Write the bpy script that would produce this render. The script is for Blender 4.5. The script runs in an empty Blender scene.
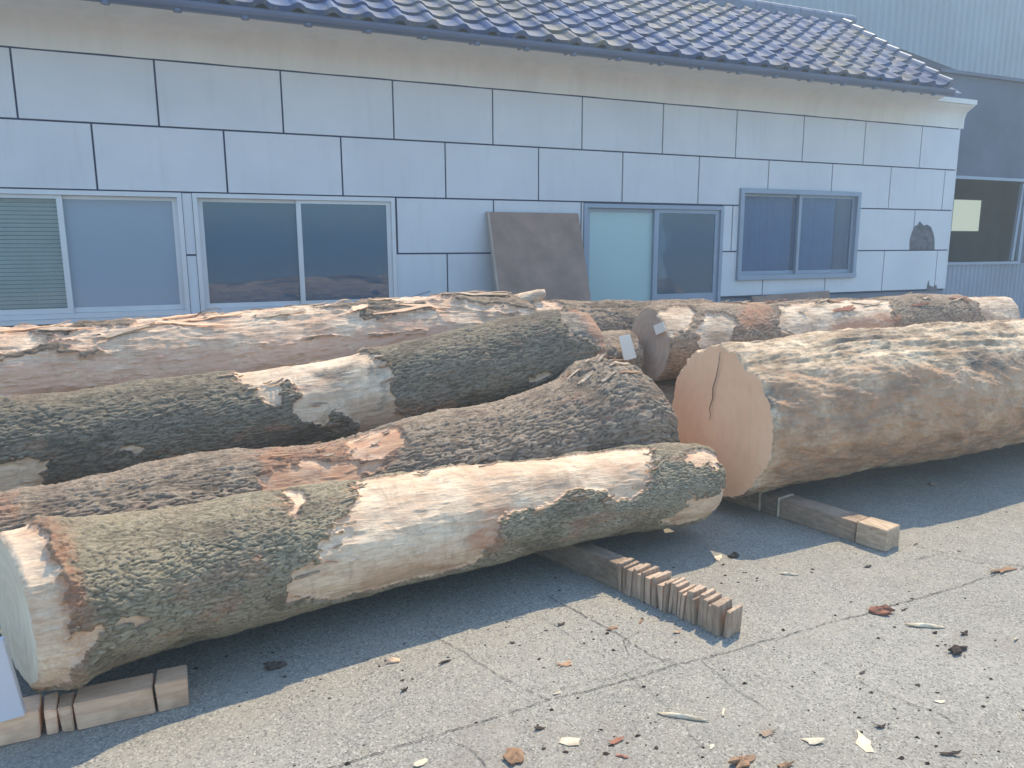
import bpy, bmesh, math, random
import numpy as np
from mathutils import Vector, Matrix

random.seed(4); rng = np.random.default_rng(7)
SC = bpy.context.scene
COL = SC.collection
R = math.radians

# ------------------------------------------------------------------ camera
CAM_H = 1.5
AZ = R(23.497)          # heading, clockwise from +Y (the wall runs along X)
PITCH = R(10.184); ROLL = R(-0.271); FPX = 747.66
cd = bpy.data.cameras.new('camera'); cam = bpy.data.objects.new('camera', cd); COL.objects.link(cam)
cd.sensor_width = 36; cd.lens = 36 * FPX / 1024; cd.clip_end = 2000; cd.clip_start = .05
cam.matrix_world = (Matrix.Translation((0, 0, CAM_H)) @ Matrix.Rotation(-AZ, 4, 'Z')
                    @ Matrix.Rotation(R(90) - PITCH, 4, 'X') @ Matrix.Rotation(ROLL, 4, 'Z'))
SC.camera = cam

def at(px, py, z=0.0):
    """ground point under a pixel of the photograph"""
    d = cam.matrix_world.to_3x3() @ Vector(((px - 512) / FPX, -(py - 384) / FPX, -1))
    t = (z - CAM_H) / d.z
    return Vector((d.x * t, d.y * t, z))

# ------------------------------------------------------------------ world, sun
SUN = Vector((.45, .38, 1)).normalized()
w = bpy.data.worlds.new('World'); SC.world = w; w.use_nodes = True
nt = w.node_tree; nt.nodes.clear()
sky = nt.nodes.new('ShaderNodeTexSky'); sky.sky_type = 'NISHITA'; sky.sun_disc = False
sky.sun_elevation = math.asin(SUN.z); sky.sun_rotation = math.atan2(SUN.x, SUN.y)
sky.dust_density = .4; sky.ozone_density = 3.5; sky.air_density = 1.3
bg = nt.nodes.new('ShaderNodeBackground'); bg.inputs[1].default_value = .15
wo = nt.nodes.new('ShaderNodeOutputWorld')
tint = nt.nodes.new('ShaderNodeMix'); tint.data_type = 'RGBA'; tint.blend_type = 'MULTIPLY'; tint.inputs[0].default_value = 1; tint.inputs[7].default_value = (.93, 1.03, 1.05, 1)
nt.links.new(sky.outputs[0], tint.inputs[6]); nt.links.new(tint.outputs[2], bg.inputs[0]); nt.links.new(bg.outputs[0], wo.inputs[0])
sl = bpy.data.lights.new('sun', 'SUN'); sl.energy = 2.5; sl.angle = R(.53); sl.color = (1, .86, .61)
so = bpy.data.objects.new('sun', sl); COL.objects.link(so); so.rotation_euler = SUN.to_track_quat('Z', 'Y').to_euler()
SC.view_settings.view_transform = 'Standard'; SC.view_settings.look = 'None'
SC.view_settings.exposure = 1.12; SC.view_settings.gamma = 1

# ------------------------------------------------------------------ object helpers
def link(o, parent=None, mat=None):
    COL.objects.link(o)
    if parent is not None: o.parent = parent
    if mat is not None: o.data.materials.append(mat)
    return o

def tag(o, label=None, cat=None, group=None, kind=None):
    if label: o['label'] = label
    if cat: o['category'] = cat
    if group: o['group'] = group
    if kind: o['kind'] = kind
    return o

def empty(name, loc=(0, 0, 0)):
    o = bpy.data.objects.new(name, None); o.location = loc; COL.objects.link(o); return o

class MB:
    """collects simple shapes into one mesh"""
    def __init__(s): s.v = []; s.f = []
    def quad_hex(s, p):
        n = len(s.v); s.v += [tuple(q) for q in p]
        s.f += [tuple(n + i for i in f) for f in ((0, 3, 2, 1), (4, 5, 6, 7), (0, 1, 5, 4), (1, 2, 6, 5), (2, 3, 7, 6), (3, 0, 4, 7))]
        return s
    def box(s, x0, x1, y0, y1, z0, z1):
        return s.quad_hex([(x0, y0, z0), (x1, y0, z0), (x1, y1, z0), (x0, y1, z0), (x0, y0, z1), (x1, y0, z1), (x1, y1, z1), (x0, y1, z1)])
    def poly(s, pts):
        n = len(s.v); s.v += [tuple(p) for p in pts]; s.f.append(tuple(range(n, n + len(pts)))); return s
    def prism(s, pts, d):
        """closed prism: polygon pts extruded by vector d"""
        d = Vector(d); k = len(pts); n = len(s.v)
        s.v += [tuple(p) for p in pts] + [tuple(Vector(p) + d) for p in pts]
        s.f.append(tuple(range(n, n + k))[::-1]); s.f.append(tuple(range(n + k, n + 2 * k)))
        for i in range(k):
            j = (i + 1) % k; s.f.append((n + i, n + j, n + k + j, n + k + i))
        return s
    def tube(s, a, b, r, seg=10, r2=None):
        a = Vector(a); b = Vector(b); d = (b - a).normalized(); r2 = r if r2 is None else r2
        u = d.orthogonal().normalized(); q = d.cross(u); n = len(s.v)
        for p, rr in ((a, r), (b, r2)):
            for i in range(seg):
                t = 2 * math.pi * i / seg; s.v.append(tuple(p + rr * (math.cos(t) * u + math.sin(t) * q)))
        for i in range(seg):
            j = (i + 1) % seg; s.f.append((n + i, n + j, n + seg + j, n + seg + i))
        s.f.append(tuple(range(n, n + seg))[::-1]); s.f.append(tuple(range(n + seg, n + 2 * seg)))
        return s
    def build(s, name, mat, parent=None, bevel=0, smooth=False, loc=None):
        m = bpy.data.meshes.new(name)
        vs = s.v if loc is None else [tuple(Vector(v) - Vector(loc)) for v in s.v]
        m.from_pydata(vs, [], s.f); m.update()
        bm = bmesh.new(); bm.from_mesh(m); bmesh.ops.recalc_face_normals(bm, faces=bm.faces)
        if bevel: bmesh.ops.bevel(bm, geom=list(bm.edges), offset=bevel, segments=2, affect='EDGES', clamp_overlap=True)
        bm.to_mesh(m); bm.free()
        if smooth: m.polygons.foreach_set('use_smooth', [True] * len(m.polygons))
        o = bpy.data.objects.new(name, m)
        if loc is not None: o.location = loc
        return link(o, parent, mat)

# ------------------------------------------------------------------ numpy noise
_perm = rng.permutation(256); _perm = np.concatenate([_perm, _perm, _perm])
_g = rng.normal(size=(256, 3)); _g /= np.linalg.norm(_g, axis=1)[:, None]
def perlin(x, y, z):
    xi, yi, zi = np.floor(x).astype(int), np.floor(y).astype(int), np.floor(z).astype(int)
    xf, yf, zf = x - xi, y - yi, z - zi
    xi &= 255; yi &= 255; zi &= 255
    u, v, q = [t * t * t * (t * (t * 6 - 15) + 10) for t in (xf, yf, zf)]
    out = 0
    for i in (0, 1):
        for j in (0, 1):
            for k in (0, 1):
                h = _perm[_perm[_perm[xi + i] + yi + j] + zi + k]
                gr = _g[h]
                n = gr[..., 0] * (xf - i) + gr[..., 1] * (yf - j) + gr[..., 2] * (zf - k)
                out = out + n * (u if i else 1 - u) * (v if j else 1 - v) * (q if k else 1 - q)
    return out * 1.5
def fbm(x, y, z, o=4, ridged=False):
    a = 1; s = 0; t = 0
    for i in range(o):
        n = perlin(x * 2**i + 7.3 * i, y * 2**i, z * 2**i)
        s = s + a * ((1 - 2 * np.abs(n)) if ridged else n); t += a; a *= .55
    return s / t
def sstep(a, b, x):
    t = np.clip((x - a) / (b - a), 0, 1); return t * t * (3 - 2 * t)
def poly_sd(X, Y, poly):
    """signed distance, positive inside"""
    P = np.array(poly, float); d = np.full(X.shape, 1e9); ins = np.zeros(X.shape, bool)
    for i in range(len(P)):
        a, b = P[i], P[(i + 1) % len(P)]
        ex, ey = b - a; wx, wy = X - a[0], Y - a[1]
        t = np.clip((wx * ex + wy * ey) / (ex * ex + ey * ey + 1e-9), 0, 1)
        d = np.minimum(d, np.hypot(wx - t * ex, wy - t * ey))
        c = (a[1] > Y) != (b[1] > Y)
        with np.errstate(divide='ignore', invalid='ignore'):
            xx = (b[0] - a[0]) * (Y - a[1]) / (b[1] - a[1] + 1e-12) + a[0]
        ins ^= c & (X < xx)
    return np.where(ins, d, -d)

# ------------------------------------------------------------------ material helpers
class NM:
    def __init__(s, name):
        s.m = bpy.data.materials.new(name); s.m.use_nodes = True
        s.t = s.m.node_tree; s.t.nodes.clear()
        s.out = s.n('ShaderNodeOutputMaterial'); s.b = s.n('ShaderNodeBsdfPrincipled')
        s.l(s.b.outputs[0], s.out.inputs[0])
        s._tc = None
    def n(s, t, **kw):
        o = s.t.nodes.new(t)
        for k, v in kw.items(): setattr(o, k, v)
        return o
    def l(s, a, b): s.t.links.new(a, b)
    def put(s, sock, v):
        if hasattr(v, 'links') or isinstance(v, bpy.types.NodeSocket): s.l(v, sock)
        elif isinstance(v, (tuple, list)): sock.default_value = (*v, 1) if len(v) == 3 and sock.type == 'RGBA' else v
        else: sock.default_value = v
    @property
    def co(s):
        if s._tc is None: s._tc = s.n('ShaderNodeTexCoord').outputs['Object']
        return s._tc
    def geo(s): return s.n('ShaderNodeNewGeometry').outputs['Position']
    def scale(s, v, sc):
        m = s.n('ShaderNodeMapping'); m.inputs['Scale'].default_value = sc; s.l(v, m.inputs[0]); return m.outputs[0]
    def noise(s, v, sc, det=5, rough=.55, dist=0):
        o = s.n('ShaderNodeTexNoise'); s.l(v, o.inputs['Vector']); o.inputs['Scale'].default_value = sc
        o.inputs['Detail'].default_value = det; o.inputs['Roughness'].default_value = rough; o.inputs['Distortion'].default_value = dist
        return o.outputs[0]
    def vor(s, v, sc, feat='F1', out=0):
        o = s.n('ShaderNodeTexVoronoi', feature=feat); s.l(v, o.inputs['Vector']); o.inputs['Scale'].default_value = sc
        return o.outputs[out]
    def ramp(s, f, *st):
        o = s.n('ShaderNodeValToRGB'); s.l(f, o.inputs[0]); e = o.color_ramp.elements
        while len(e) < len(st): e.new(.5)
        for k, (p, c) in enumerate(st):
            e[k].position = p; e[k].color = (*c, 1) if isinstance(c, tuple) else (c, c, c, 1)
        return o.outputs[0]
    def mix(s, f, a, b, mode='MIX'):
        o = s.n('ShaderNodeMix', data_type='RGBA', blend_type=mode)
        s.put(o.inputs[0], f); s.put(o.inputs[6], a); s.put(o.inputs[7], b); return o.outputs[2]
    def math(s, op, a, b=0, clamp=False):
        o = s.n('ShaderNodeMath', operation=op, use_clamp=clamp); s.put(o.inputs[0], a); s.put(o.inputs[1], b); return o.outputs[0]
    def bump(s, h, st=.5, d=.01):
        o = s.n('ShaderNodeBump'); s.l(h, o.inputs['Height']); o.inputs['Strength'].default_value = st; o.inputs['Distance'].default_value = d
        s.l(o.outputs[0], s.b.inputs['Normal']); return o
    def fin(s, col=None, rough=None, **kw):
        if col is not None: s.put(s.b.inputs['Base Color'], col)
        if rough is not None: s.put(s.b.inputs['Roughness'], rough)
        for k, v in kw.items(): s.put(s.b.inputs[k], v)
        return s.m

def simple(name, col, rough=.6, var=.12, sc=6, metallic=0, bump=0, spec=.5):
    m = NM(name); n = m.noise(m.geo(), sc, 6, .6)
    c2 = tuple(x * (1 - var) for x in col); c3 = tuple(min(1, x * (1 + var)) for x in col)
    c = m.ramp(n, (.3, c2), (.7, c3))
    if bump: m.bump(m.noise(m.geo(), sc * 20, 3), bump, .004)
    return m.fin(c, rough, Metallic=metallic, **{'Specular IOR Level': spec})

# ---- bark / peeled wood; the vertex colour holds R peeled, G dark stain, B inner bark
def bark_material(name, bark=(.115, .092, .075), bark2=(.25, .215, .175), wood=(.70, .56, .41), wood2=(.50, .34, .22), inner=(.40, .19, .11), moss=.0, furrow=1.0, woodgrain=1.0, swirl=False):
    m = NM(name); p = m.geo(); a = m.n('ShaderNodeVertexColor', layer_name='surf'); sep = m.n('ShaderNodeSeparateColor')
    m.l(a.outputs[0], sep.inputs[0]); peel, dark, red = sep.outputs
    st = m.scale(p, (1.0, 3.2, 3.2)); st2 = m.scale(p, (1.1, 1.9, 1.9) if swirl else (.45, 3, 3))
    nf = m.noise(st, 26, 8, .68, .6); nl = m.noise(p, 5, 5, .6); ng = m.noise(st2, 11 if swirl else 22, 8, .68, 1.2 if swirl else .5)
    nm_ = m.noise(p, 60, 5, .7)
    # bark colour: furrow shade painted in as dark, grey on the crests
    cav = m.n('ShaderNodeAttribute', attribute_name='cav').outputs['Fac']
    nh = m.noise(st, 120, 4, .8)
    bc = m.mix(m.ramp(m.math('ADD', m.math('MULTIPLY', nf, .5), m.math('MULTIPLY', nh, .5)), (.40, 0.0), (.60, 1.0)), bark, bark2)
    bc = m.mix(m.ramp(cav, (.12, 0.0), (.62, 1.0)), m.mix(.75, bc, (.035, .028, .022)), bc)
    bc = m.mix(m.ramp(nl, (.5, 0.0), (.72, .5)), bc, (.25, .17, .12))
    if moss:
        bc = m.mix(m.math('MULTIPLY', m.ramp(nl, (.3, 1.0), (.62, .25)), moss), bc, m.mix(nf, (.20, .18, .09), (.50, .45, .25)))
    # bare wood
    wc = m.mix(m.ramp(nl, (.38, 0.0), (.62, 1.0)), wood, wood2)
    wc = m.mix(m.ramp(m.noise(m.scale(p, (1.5, 1, 1)), 9, 6, .7, .8), (.52, 0.0), (.68, .55)), wc, tuple(x * .6 for x in wood2))
    wc = m.mix(m.math('MULTIPLY', m.ramp(ng, (.46, 0.0), (.68, .85)), woodgrain), wc, tuple(x * .55 for x in wood2))
    wc = m.mix(m.ramp(nm_, (.58, 0.0), (.75, .45)), wc, (.2, .12, .075))
    wc = m.mix(m.math('MULTIPLY', m.ramp(nf, (.3, .3), (.6, 1.0)), dark), wc, (.12, .10, .085))
    # ragged border between the two
    pe = m.math('ADD', peel, m.math('MULTIPLY', m.math('SUBTRACT', nf, .5), 1.2))
    mask = m.ramp(pe, (.46, 0.0), (.54, 1.0))
    band = m.ramp(pe, (.30, 0.0), (.46, 1.0), (.62, .8), (.8, 0.0))
    c = m.mix(mask, bc, wc)
    rr = m.math('MAXIMUM', red, m.math('MULTIPLY', band, .55))
    ic = m.mix(ng, inner, tuple(min(1, x * 1.7) for x in inner))
    c = m.mix(m.math('MULTIPLY', rr, m.ramp(nf, (.3, .25), (.6, .95))), c, ic)
    bh = m.math('MULTIPLY', m.noise(st, 90, 6, .85, .4), furrow)
    wh = m.math('ADD', m.math('MULTIPLY', ng, .6), m.math('MULTIPLY', m.noise(m.scale(p, (.6, 4, 4)), 40, 5, .8), .5))
    h = m.n('ShaderNodeMix', data_type='FLOAT'); m.l(mask, h.inputs[0]); m.l(bh, h.inputs[2]); m.l(wh, h.inputs[3])
    m.bump(h.outputs[0], .8, .009)
    return m.fin(c, .88, **{'Specular IOR Level': .25})

def face_material(name, c1, c2, cx, cy, cz, ring=120, streak=.4, ringmix=.16):
    m = NM(name); p = m.geo()
    v = m.n('ShaderNodeVectorMath', operation='SUBTRACT'); m.l(p, v.inputs[0]); v.inputs[1].default_value = (cx, cy, cz)
    flat = m.scale(v.outputs[0], (0, 1, 1))
    wv = m.n('ShaderNodeTexWave', wave_type='RINGS', rings_direction='SPHERICAL'); m.l(flat, wv.inputs[0])
    wv.inputs['Scale'].default_value = ring * .05; wv.inputs['Distortion'].default_value = 2.5; wv.inputs['Detail'].default_value = 3
    n = m.noise(m.scale(p, (1, 5, .8)), 9, 6, .6); nl = m.noise(p, 4, 4)
    c = m.mix(m.ramp(nl, (.35, 0.0), (.65, 1.0)), c1, c2)
    c = m.mix(m.math('MULTIPLY', wv.outputs[0], ringmix), c, tuple(x * .6 for x in c2))
    c = m.mix(m.math('MULTIPLY', m.ramp(n, (.5, 0.0), (.7, 1.0)), streak), c, tuple(x * .72 for x in c2))
    c = m.mix(m.ramp(m.noise(p, 45, 4, .7), (.62, 0.0), (.75, .4)), c, tuple(x * .5 for x in c2))
    m.bump(m.noise(m.scale(p, (1, 6, 1)), 40, 4), .25, .004)
    return m.fin(c, .8, **{'Specular IOR Level': .25})

# ------------------------------------------------------------------ materials
def concrete():
    m = NM('aged_concrete'); p = m.geo()
    big = m.noise(p, .9, 5, .6); mid = m.noise(p, 6, 6, .65)
    c = m.mix(m.ramp(big, (.35, 0.0), (.65, 1.0)), (.305, .275, .225), (.365, .333, .28))
    c = m.mix(m.ramp(mid, (.35, .45), (.6, 0.0)), c, (.27, .25, .22))
    v = m.vor(p, 165, 'F1', 1)                       # aggregate: a colour per stone
    s = m.n('ShaderNodeSeparateColor'); m.l(v, s.inputs[0])
    c = m.mix(m.ramp(s.outputs[0], (.0, .75), (.25, .3), (.4, 0.0)), c, (.10, .095, .09))
    c = m.mix(m.ramp(s.outputs[1], (.72, 0.0), (1.0, .8)), c, (.52, .47, .39))
    c = m.mix(m.ramp(m.noise(p, 3.2, 6, .7, .4), (.5, 0.0), (.7, .4)), c, (.40, .355, .29))
    f = m.noise(p, 320, 2, .6)
    c = m.mix(m.ramp(f, (.35, .5), (.5, 0.0)), c, (.13, .12, .11))
    sp = m.noise(p, 42, 3, .5)
    c = m.mix(m.ramp(sp, (.66, 0.0), (.74, .55)), c, (.12, .10, .085))
    st = m.noise(p, 1.7, 5, .7, .8)
    c = m.mix(m.ramp(st, (.54, 0.0), (.70, .45)), c, (.24, .20, .165))
    h = m.math('ADD', m.math('MULTIPLY', m.vor(p, 150), .6), m.math('MULTIPLY', mid, 1.2))
    m.bump(h, .45, .006)
    return m.fin(c, .92, **{'Specular IOR Level': .2})
M = {}
M['ground'] = concrete()
M['crack'] = simple('ground_crack', (.045, .04, .035), .95)
def panel_mat():
    m = NM('siding_panel'); p = m.geo()
    n = m.noise(p, 1.3, 5, .6); d = m.noise(m.scale(p, (6, 6, .7)), 2.2, 5, .6)
    c = m.mix(m.ramp(n, (.35, 0.0), (.65, 1.0)), (.60, .615, .645), (.67, .68, .705))
    c = m.mix(m.ramp(d, (.55, 0.0), (.8, .32)), c, (.46, .47, .48))
    m.bump(m.noise(p, 90, 3), .12, .003)
    return m.fin(c, .55, **{'Specular IOR Level': .35})
M['panel'] = panel_mat()
M['joint'] = simple('joint_backing', (.012, .03, .10), .7)
def plaster():
    m = NM('eave_plaster'); p = m.geo()
    d = m.noise(m.scale(p, (3, 3, .5)), 1.6, 6, .65)
    c = m.mix(m.ramp(d, (.4, 0.0), (.7, 1.0)), (.74, .725, .69), (.66, .645, .61))
    m.bump(m.noise(p, 60, 5), .2, .004)
    return m.fin(c, .85, **{'Specular IOR Level': .2})
M['plaster'] = plaster()
M['foundation'] = simple('foundation_concrete', (.17, .2, .26), .9, .2, 3, bump=.2)
M['alu'] = simple('aluminium_frame', (.60, .62, .645), .4, .06, 4, metallic=.25)
M['alu_blue'] = simple('bluish_aluminium_frame', (.27, .33, .42), .42, .06, 4, metallic=.2)
M['gutter'] = simple('gutter_paint', (.075, .11, .2), .35, .15, 3)
M['tile_dark'] = None
def tile_mat():
    m = NM('glazed_roof_tile'); p = m.geo()
    big = m.noise(p, 1.1, 5, .6); sm = m.noise(p, 9, 5, .7)
    v = m.vor(m.scale(p, (3.77, 3.6, 0)), 1, 'F1', 1); s = m.n('ShaderNodeSeparateColor'); m.l(v, s.inputs[0])
    c = m.mix(s.outputs[0], (.022, .055, .15), (.05, .10, .22))
    c = m.mix(m.ramp(m.math('ADD', m.math('MULTIPLY', big, .55), m.math('MULTIPLY', sm, .45)), (.47, 0.0), (.62, .7)), c, (.25, .205, .12))
    c = m.mix(m.ramp(sm, (.6, 0.0), (.75, .6)), c, (.36, .32, .25))
    m.bump(sm, .25, .006)
    return m.fin(c, .7, **{'Specular IOR Level': .2})
M['tile'] = tile_mat()
M['ridge'] = simple('ridge_tile', (.10, .125, .19), .45, .3, 5)
def glass(name, tint=(.75, .85, .9), body=.0, bodycol=(.3, .4, .5), rough=.02, ior=1.5):
    m = NM(name); g = m.n('ShaderNodeBsdfGlossy'); g.inputs['Roughness'].default_value = rough; g.inputs['Color'].default_value = (.9, .95, 1, 1)
    t = m.n('ShaderNodeBsdfTransparent'); t.inputs[0].default_value = (*tint, 1)
    d = m.n('ShaderNodeBsdfDiffuse'); d.inputs[0].default_value = (*bodycol, 1)
    x = m.n('ShaderNodeMixShader'); x.inputs[0].default_value = body; m.l(t.outputs[0], x.inputs[1]); m.l(d.outputs[0], x.inputs[2])
    fr = m.n('ShaderNodeFresnel'); fr.inputs[0].default_value = ior
    bm_ = m.n('ShaderNodeBump'); m.l(m.noise(m.geo(), 2.2, 2), bm_.inputs['Height']); bm_.inputs['Strength'].default_value = .04; bm_.inputs['Distance'].default_value = .02
    m.l(bm_.outputs[0], g.inputs['Normal'])
    y = m.n('ShaderNodeMixShader'); m.l(fr.outputs[0], y.inputs[0]); m.l(x.outputs[0], y.inputs[1]); m.l(g.outputs[0], y.inputs[2])
    m.l(y.outputs[0], m.out.inputs[0]); return m.m
M['glass'] = glass('window_glass', (.7, .8, .85), .45, (.06, .18, .30), ior=1.75)
M['frost'] = glass('frosted_glass', (.6, .7, .75), .92, (.30, .37, .45), .12)
M['curtainglass'] = glass('glass_before_curtain', (.7, .8, .9), .25, (.16, .24, .36), ior=1.3)
M['blindglass'] = glass('glass_before_blind', (.9, .95, .95), .25, (.40, .46, .45), ior=1.3)
M['frostgreen'] = glass('green_frosted_glass', (.6, .7, .7), .97, (.42, .58, .58), .25)
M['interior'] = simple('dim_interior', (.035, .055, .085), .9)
M['blind'] = simple('blind_slats', (.80, .84, .82), .6)
M['curtain'] = simple('curtain_cloth', (.45, .56, .74), .9)
M['brownstrip'] = simple('window_side_wood', (.32, .26, .2), .8)
M['board'] = simple('brown_board', (.30, .195, .15), .75, .25, 4, bump=.2)
M['board_edge'] = simple('board_edge_wood', (.42, .33, .28), .8)
M['hole'] = simple('exposed_backing', (.13, .125, .14), .95, .45, 14, bump=.4)
M['corr'] = simple('corrugated_sheet_blue_grey', (.27, .31, .34), .5, .12, .8)
M['corr2'] = simple('corrugated_sheet_pale', (.26, .30, .37), .55, .15, 1.5)
M['shed'] = simple('shed_dark_boards', (.085, .11, .165), .8, .25, 1.5, bump=.2)
M['shed_roof'] = simple('shed_roof_sheet', (.07, .09, .15), .55, .2, 1.2)
M['paper'] = simple('paper', (.84, .78, .68), .8, .04)
M['pale_board'] = simple('pale_planed_board', (.68, .64, .66), .6, .06, 3)
M['wire'] = simple('wire', (.12, .18, .28), .6)
def emis(name, col, st):
    m = NM(name); m.fin(col, .6, **{'Emission Color': col, 'Emission Strength': st}); return m.m
M['lit'] = emis('daylit_far_pane', (.62, .72, .62), .35)  # pane glows faintly in place of the daylight behind it
def cutwood(name, c1, c2, axis=(1, 1, 1)):
    m = NM(name); p = m.co; n = m.noise(m.scale(p, axis), 18, 6, .6, .5); nl = m.noise(p, 8, 4)
    oi = m.n('ShaderNodeObjectInfo').outputs['Random']
    c = m.mix(m.ramp(n, (.35, 0.0), (.65, 1.0)), c1, c2)
    c = m.mix(m.ramp(nl, (.5, 0.0), (.7, .45)), c, tuple(x * .45 for x in c2))
    hsv = m.n('ShaderNodeHueSaturation'); m.l(c, hsv.inputs['Color']); m.l(m.math('ADD', m.math('MULTIPLY', oi, .5), .72), hsv.inputs['Value'])
    m.bump(n, .4, .006)
    return m.fin(hsv.outputs[0], .85, **{'Specular IOR Level': .25})
M['block'] = cutwood('sawn_block_wood', (.92, .60, .38), (.76, .45, .28), (.5, 3, 4))
M['slat'] = cutwood('weathered_slat_wood', (.60, .44, .31), (.36, .24, .165), (3, 3, .6))
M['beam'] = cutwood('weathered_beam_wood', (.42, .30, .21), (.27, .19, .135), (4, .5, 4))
M['beam_lit'] = cutwood('fresh_beam_end_wood', (.70, .52, .36), (.44, .31, .20), (4, .5, 4))  # lighter copy of the beam wood, sunlight put into its colour
M['chip_pale'] = cutwood('pale_chip_wood', (.72, .62, .46), (.5, .38, .25))
M['chip_red'] = cutwood('red_inner_bark', (.42, .19, .12), (.28, .12, .08))
M['chip_dark'] = cutwood('dark_bark_piece', (.085, .06, .045), (.05, .036, .03))
M['strip_tan'] = cutwood('strip_wood', (.56, .42, .30), (.38, .26, .18))
M['chip_tan'] = cutwood('tan_bark_piece', (.45, .27, .16), (.30, .17, .10))

# ------------------------------------------------------------------ ground
g = MB().poly([(-400, -400, 0), (400, -400, 0), (400, 400, 0), (-400, 400, 0)]).build('ground', M['ground']); tag(g, kind='structure')
# ground cracks and slab joints: thin dark ribbons following wandering lines
CR = [([(300, 779), (400, 747), (478, 724), (556, 700), (631, 679), (678, 665), (720, 654), (794, 633), (868, 613), (913, 600), (987, 578), (1060, 560)], .0042),
      ([(548, 596), (569, 607), (592, 621), (615, 633), (637, 647), (655, 656), (680, 665)], .005),
      ([(430, 632), (442, 640), (470, 655), (503, 679), (525, 690), (547, 699)], .0035),
      ([(500, 590), (530, 610), (575, 640), (606, 657), (622, 672), (660, 700), (700, 745)], .0022),
      ([(630, 655), (622, 640), (640, 632)], .003),
      ([(701, 661), (714, 671), (735, 690), (770, 712)], .003),
      ([(826, 663), (850, 677), (890, 696), (935, 712), (955, 724)], .003),
      ([(915, 560), (940, 555), (975, 563), (1024, 566)], .004),
      ([(450, 740), (475, 752), (490, 772)], .003),
      ([(560, 690), (620, 676), (670, 658)], .002),
      ([(900, 543), (935, 551), (960, 556), (1030, 569)], .003)]
cb = MB()
for pts, wd in CR:
    W = [at(*p, .0) for p in pts]; path = []
    for a, b in zip(W, W[1:]):
        k = max(2, int((b - a).length / .012))
        path += [a.lerp(b, i / k) for i in range(k)]
    path.append(W[-1]); off = 0; L = []; Rr = []
    for i, p in enumerate(path):
        t = (path[min(i + 1, len(path) - 1)] - path[max(i - 1, 0)]).normalized(); nrm = Vector((-t.y, t.x, 0))
        off = off * .85 + random.gauss(0, .0022); h = wd * (.25 + random.random() * .75)
        L.append(p + nrm * (off + h / 2)); Rr.append(p + nrm * (off - h / 2))
    n0 = len(cb.v)
    for a, b in zip(L, Rr): cb.v += [(a.x, a.y, .004), (b.x, b.y, .004)]
    for i in range(len(path) - 1):
        if random.random() < .93: cb.f.append((n0 + 2 * i, n0 + 2 * i + 1, n0 + 2 * i + 3, n0 + 2 * i + 2))
tag(cb.build('ground_crack', M['crack']), kind='structure')

# ------------------------------------------------------------------ logs
LOGS = {
'A': [(-.58,2.67,.38,.262),(-.45,2.69,.38,.257),(-.15,2.80,.352,.242),(.25,2.86,.352,.234),(.62,2.92,.345,.229),(1,2.95,.342,.224),(1.43,3.0,.335,.215),(2.1,3.05,.317,.205),(2.45,3.06,.305,.2)],
'B': [(-1.1,3.20,.36,.235),(-.42,3.25,.362,.243),(-.13,3.29,.375,.256),(.22,3.33,.375,.257),(.65,3.39,.375,.255),(.91,3.42,.398,.278),(1.52,3.5,.425,.303),(1.85,3.55,.455,.335),(2.12,3.58,.50,.38),(2.33,3.56,.48,.34)],
'C': [(-1.6,4.12,.53,.252),(-.83,4.13,.561,.25),(-.3,4.13,.595,.248),(.18,4.14,.632,.243),(.87,4.13,.69,.246),(1.39,4.1,.77,.252),(1.79,4.05,.84,.255),(2.05,4.0,.893,.252),(2.24,3.98,.915,.238)],
'D': [(-1.7,4.71,.83,.278),(-.91,4.72,.835,.275),(-.06,4.74,.858,.27),(.68,4.75,.899,.27),(1.47,4.76,.94,.262),(1.99,4.77,.928,.255),(2.68,4.8,.874,.242),(3.16,4.82,.865,.24),(3.8,4.83,.86,.23)],
'F': [(2.26,4.34,.75,.2),(2.5,4.35,.754,.2),(2.76,4.35,.754,.2)],
'G': [(2.83,4.2,.875,.24),(3.23,4.2,.885,.238),(3.71,4.22,.875,.232),(4.95,4.26,.895,.222),(6.33,4.3,.885,.214),(6.55,4.3,.885,.205)],
'H': [(2.73,3.34,.535,.425),(3.04,3.35,.54,.42),(3.6,3.37,.555,.435),(4.2,3.35,.56,.437),(5.5,3.42,.55,.43),(7.2,3.5,.55,.42)],
'S': [(-1.5,4.68,.34,.23),(1.7,4.72,.36,.24)],
'T': [(1.9,4.22,.36,.235),(6.6,4.35,.36,.24)],
}
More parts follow.
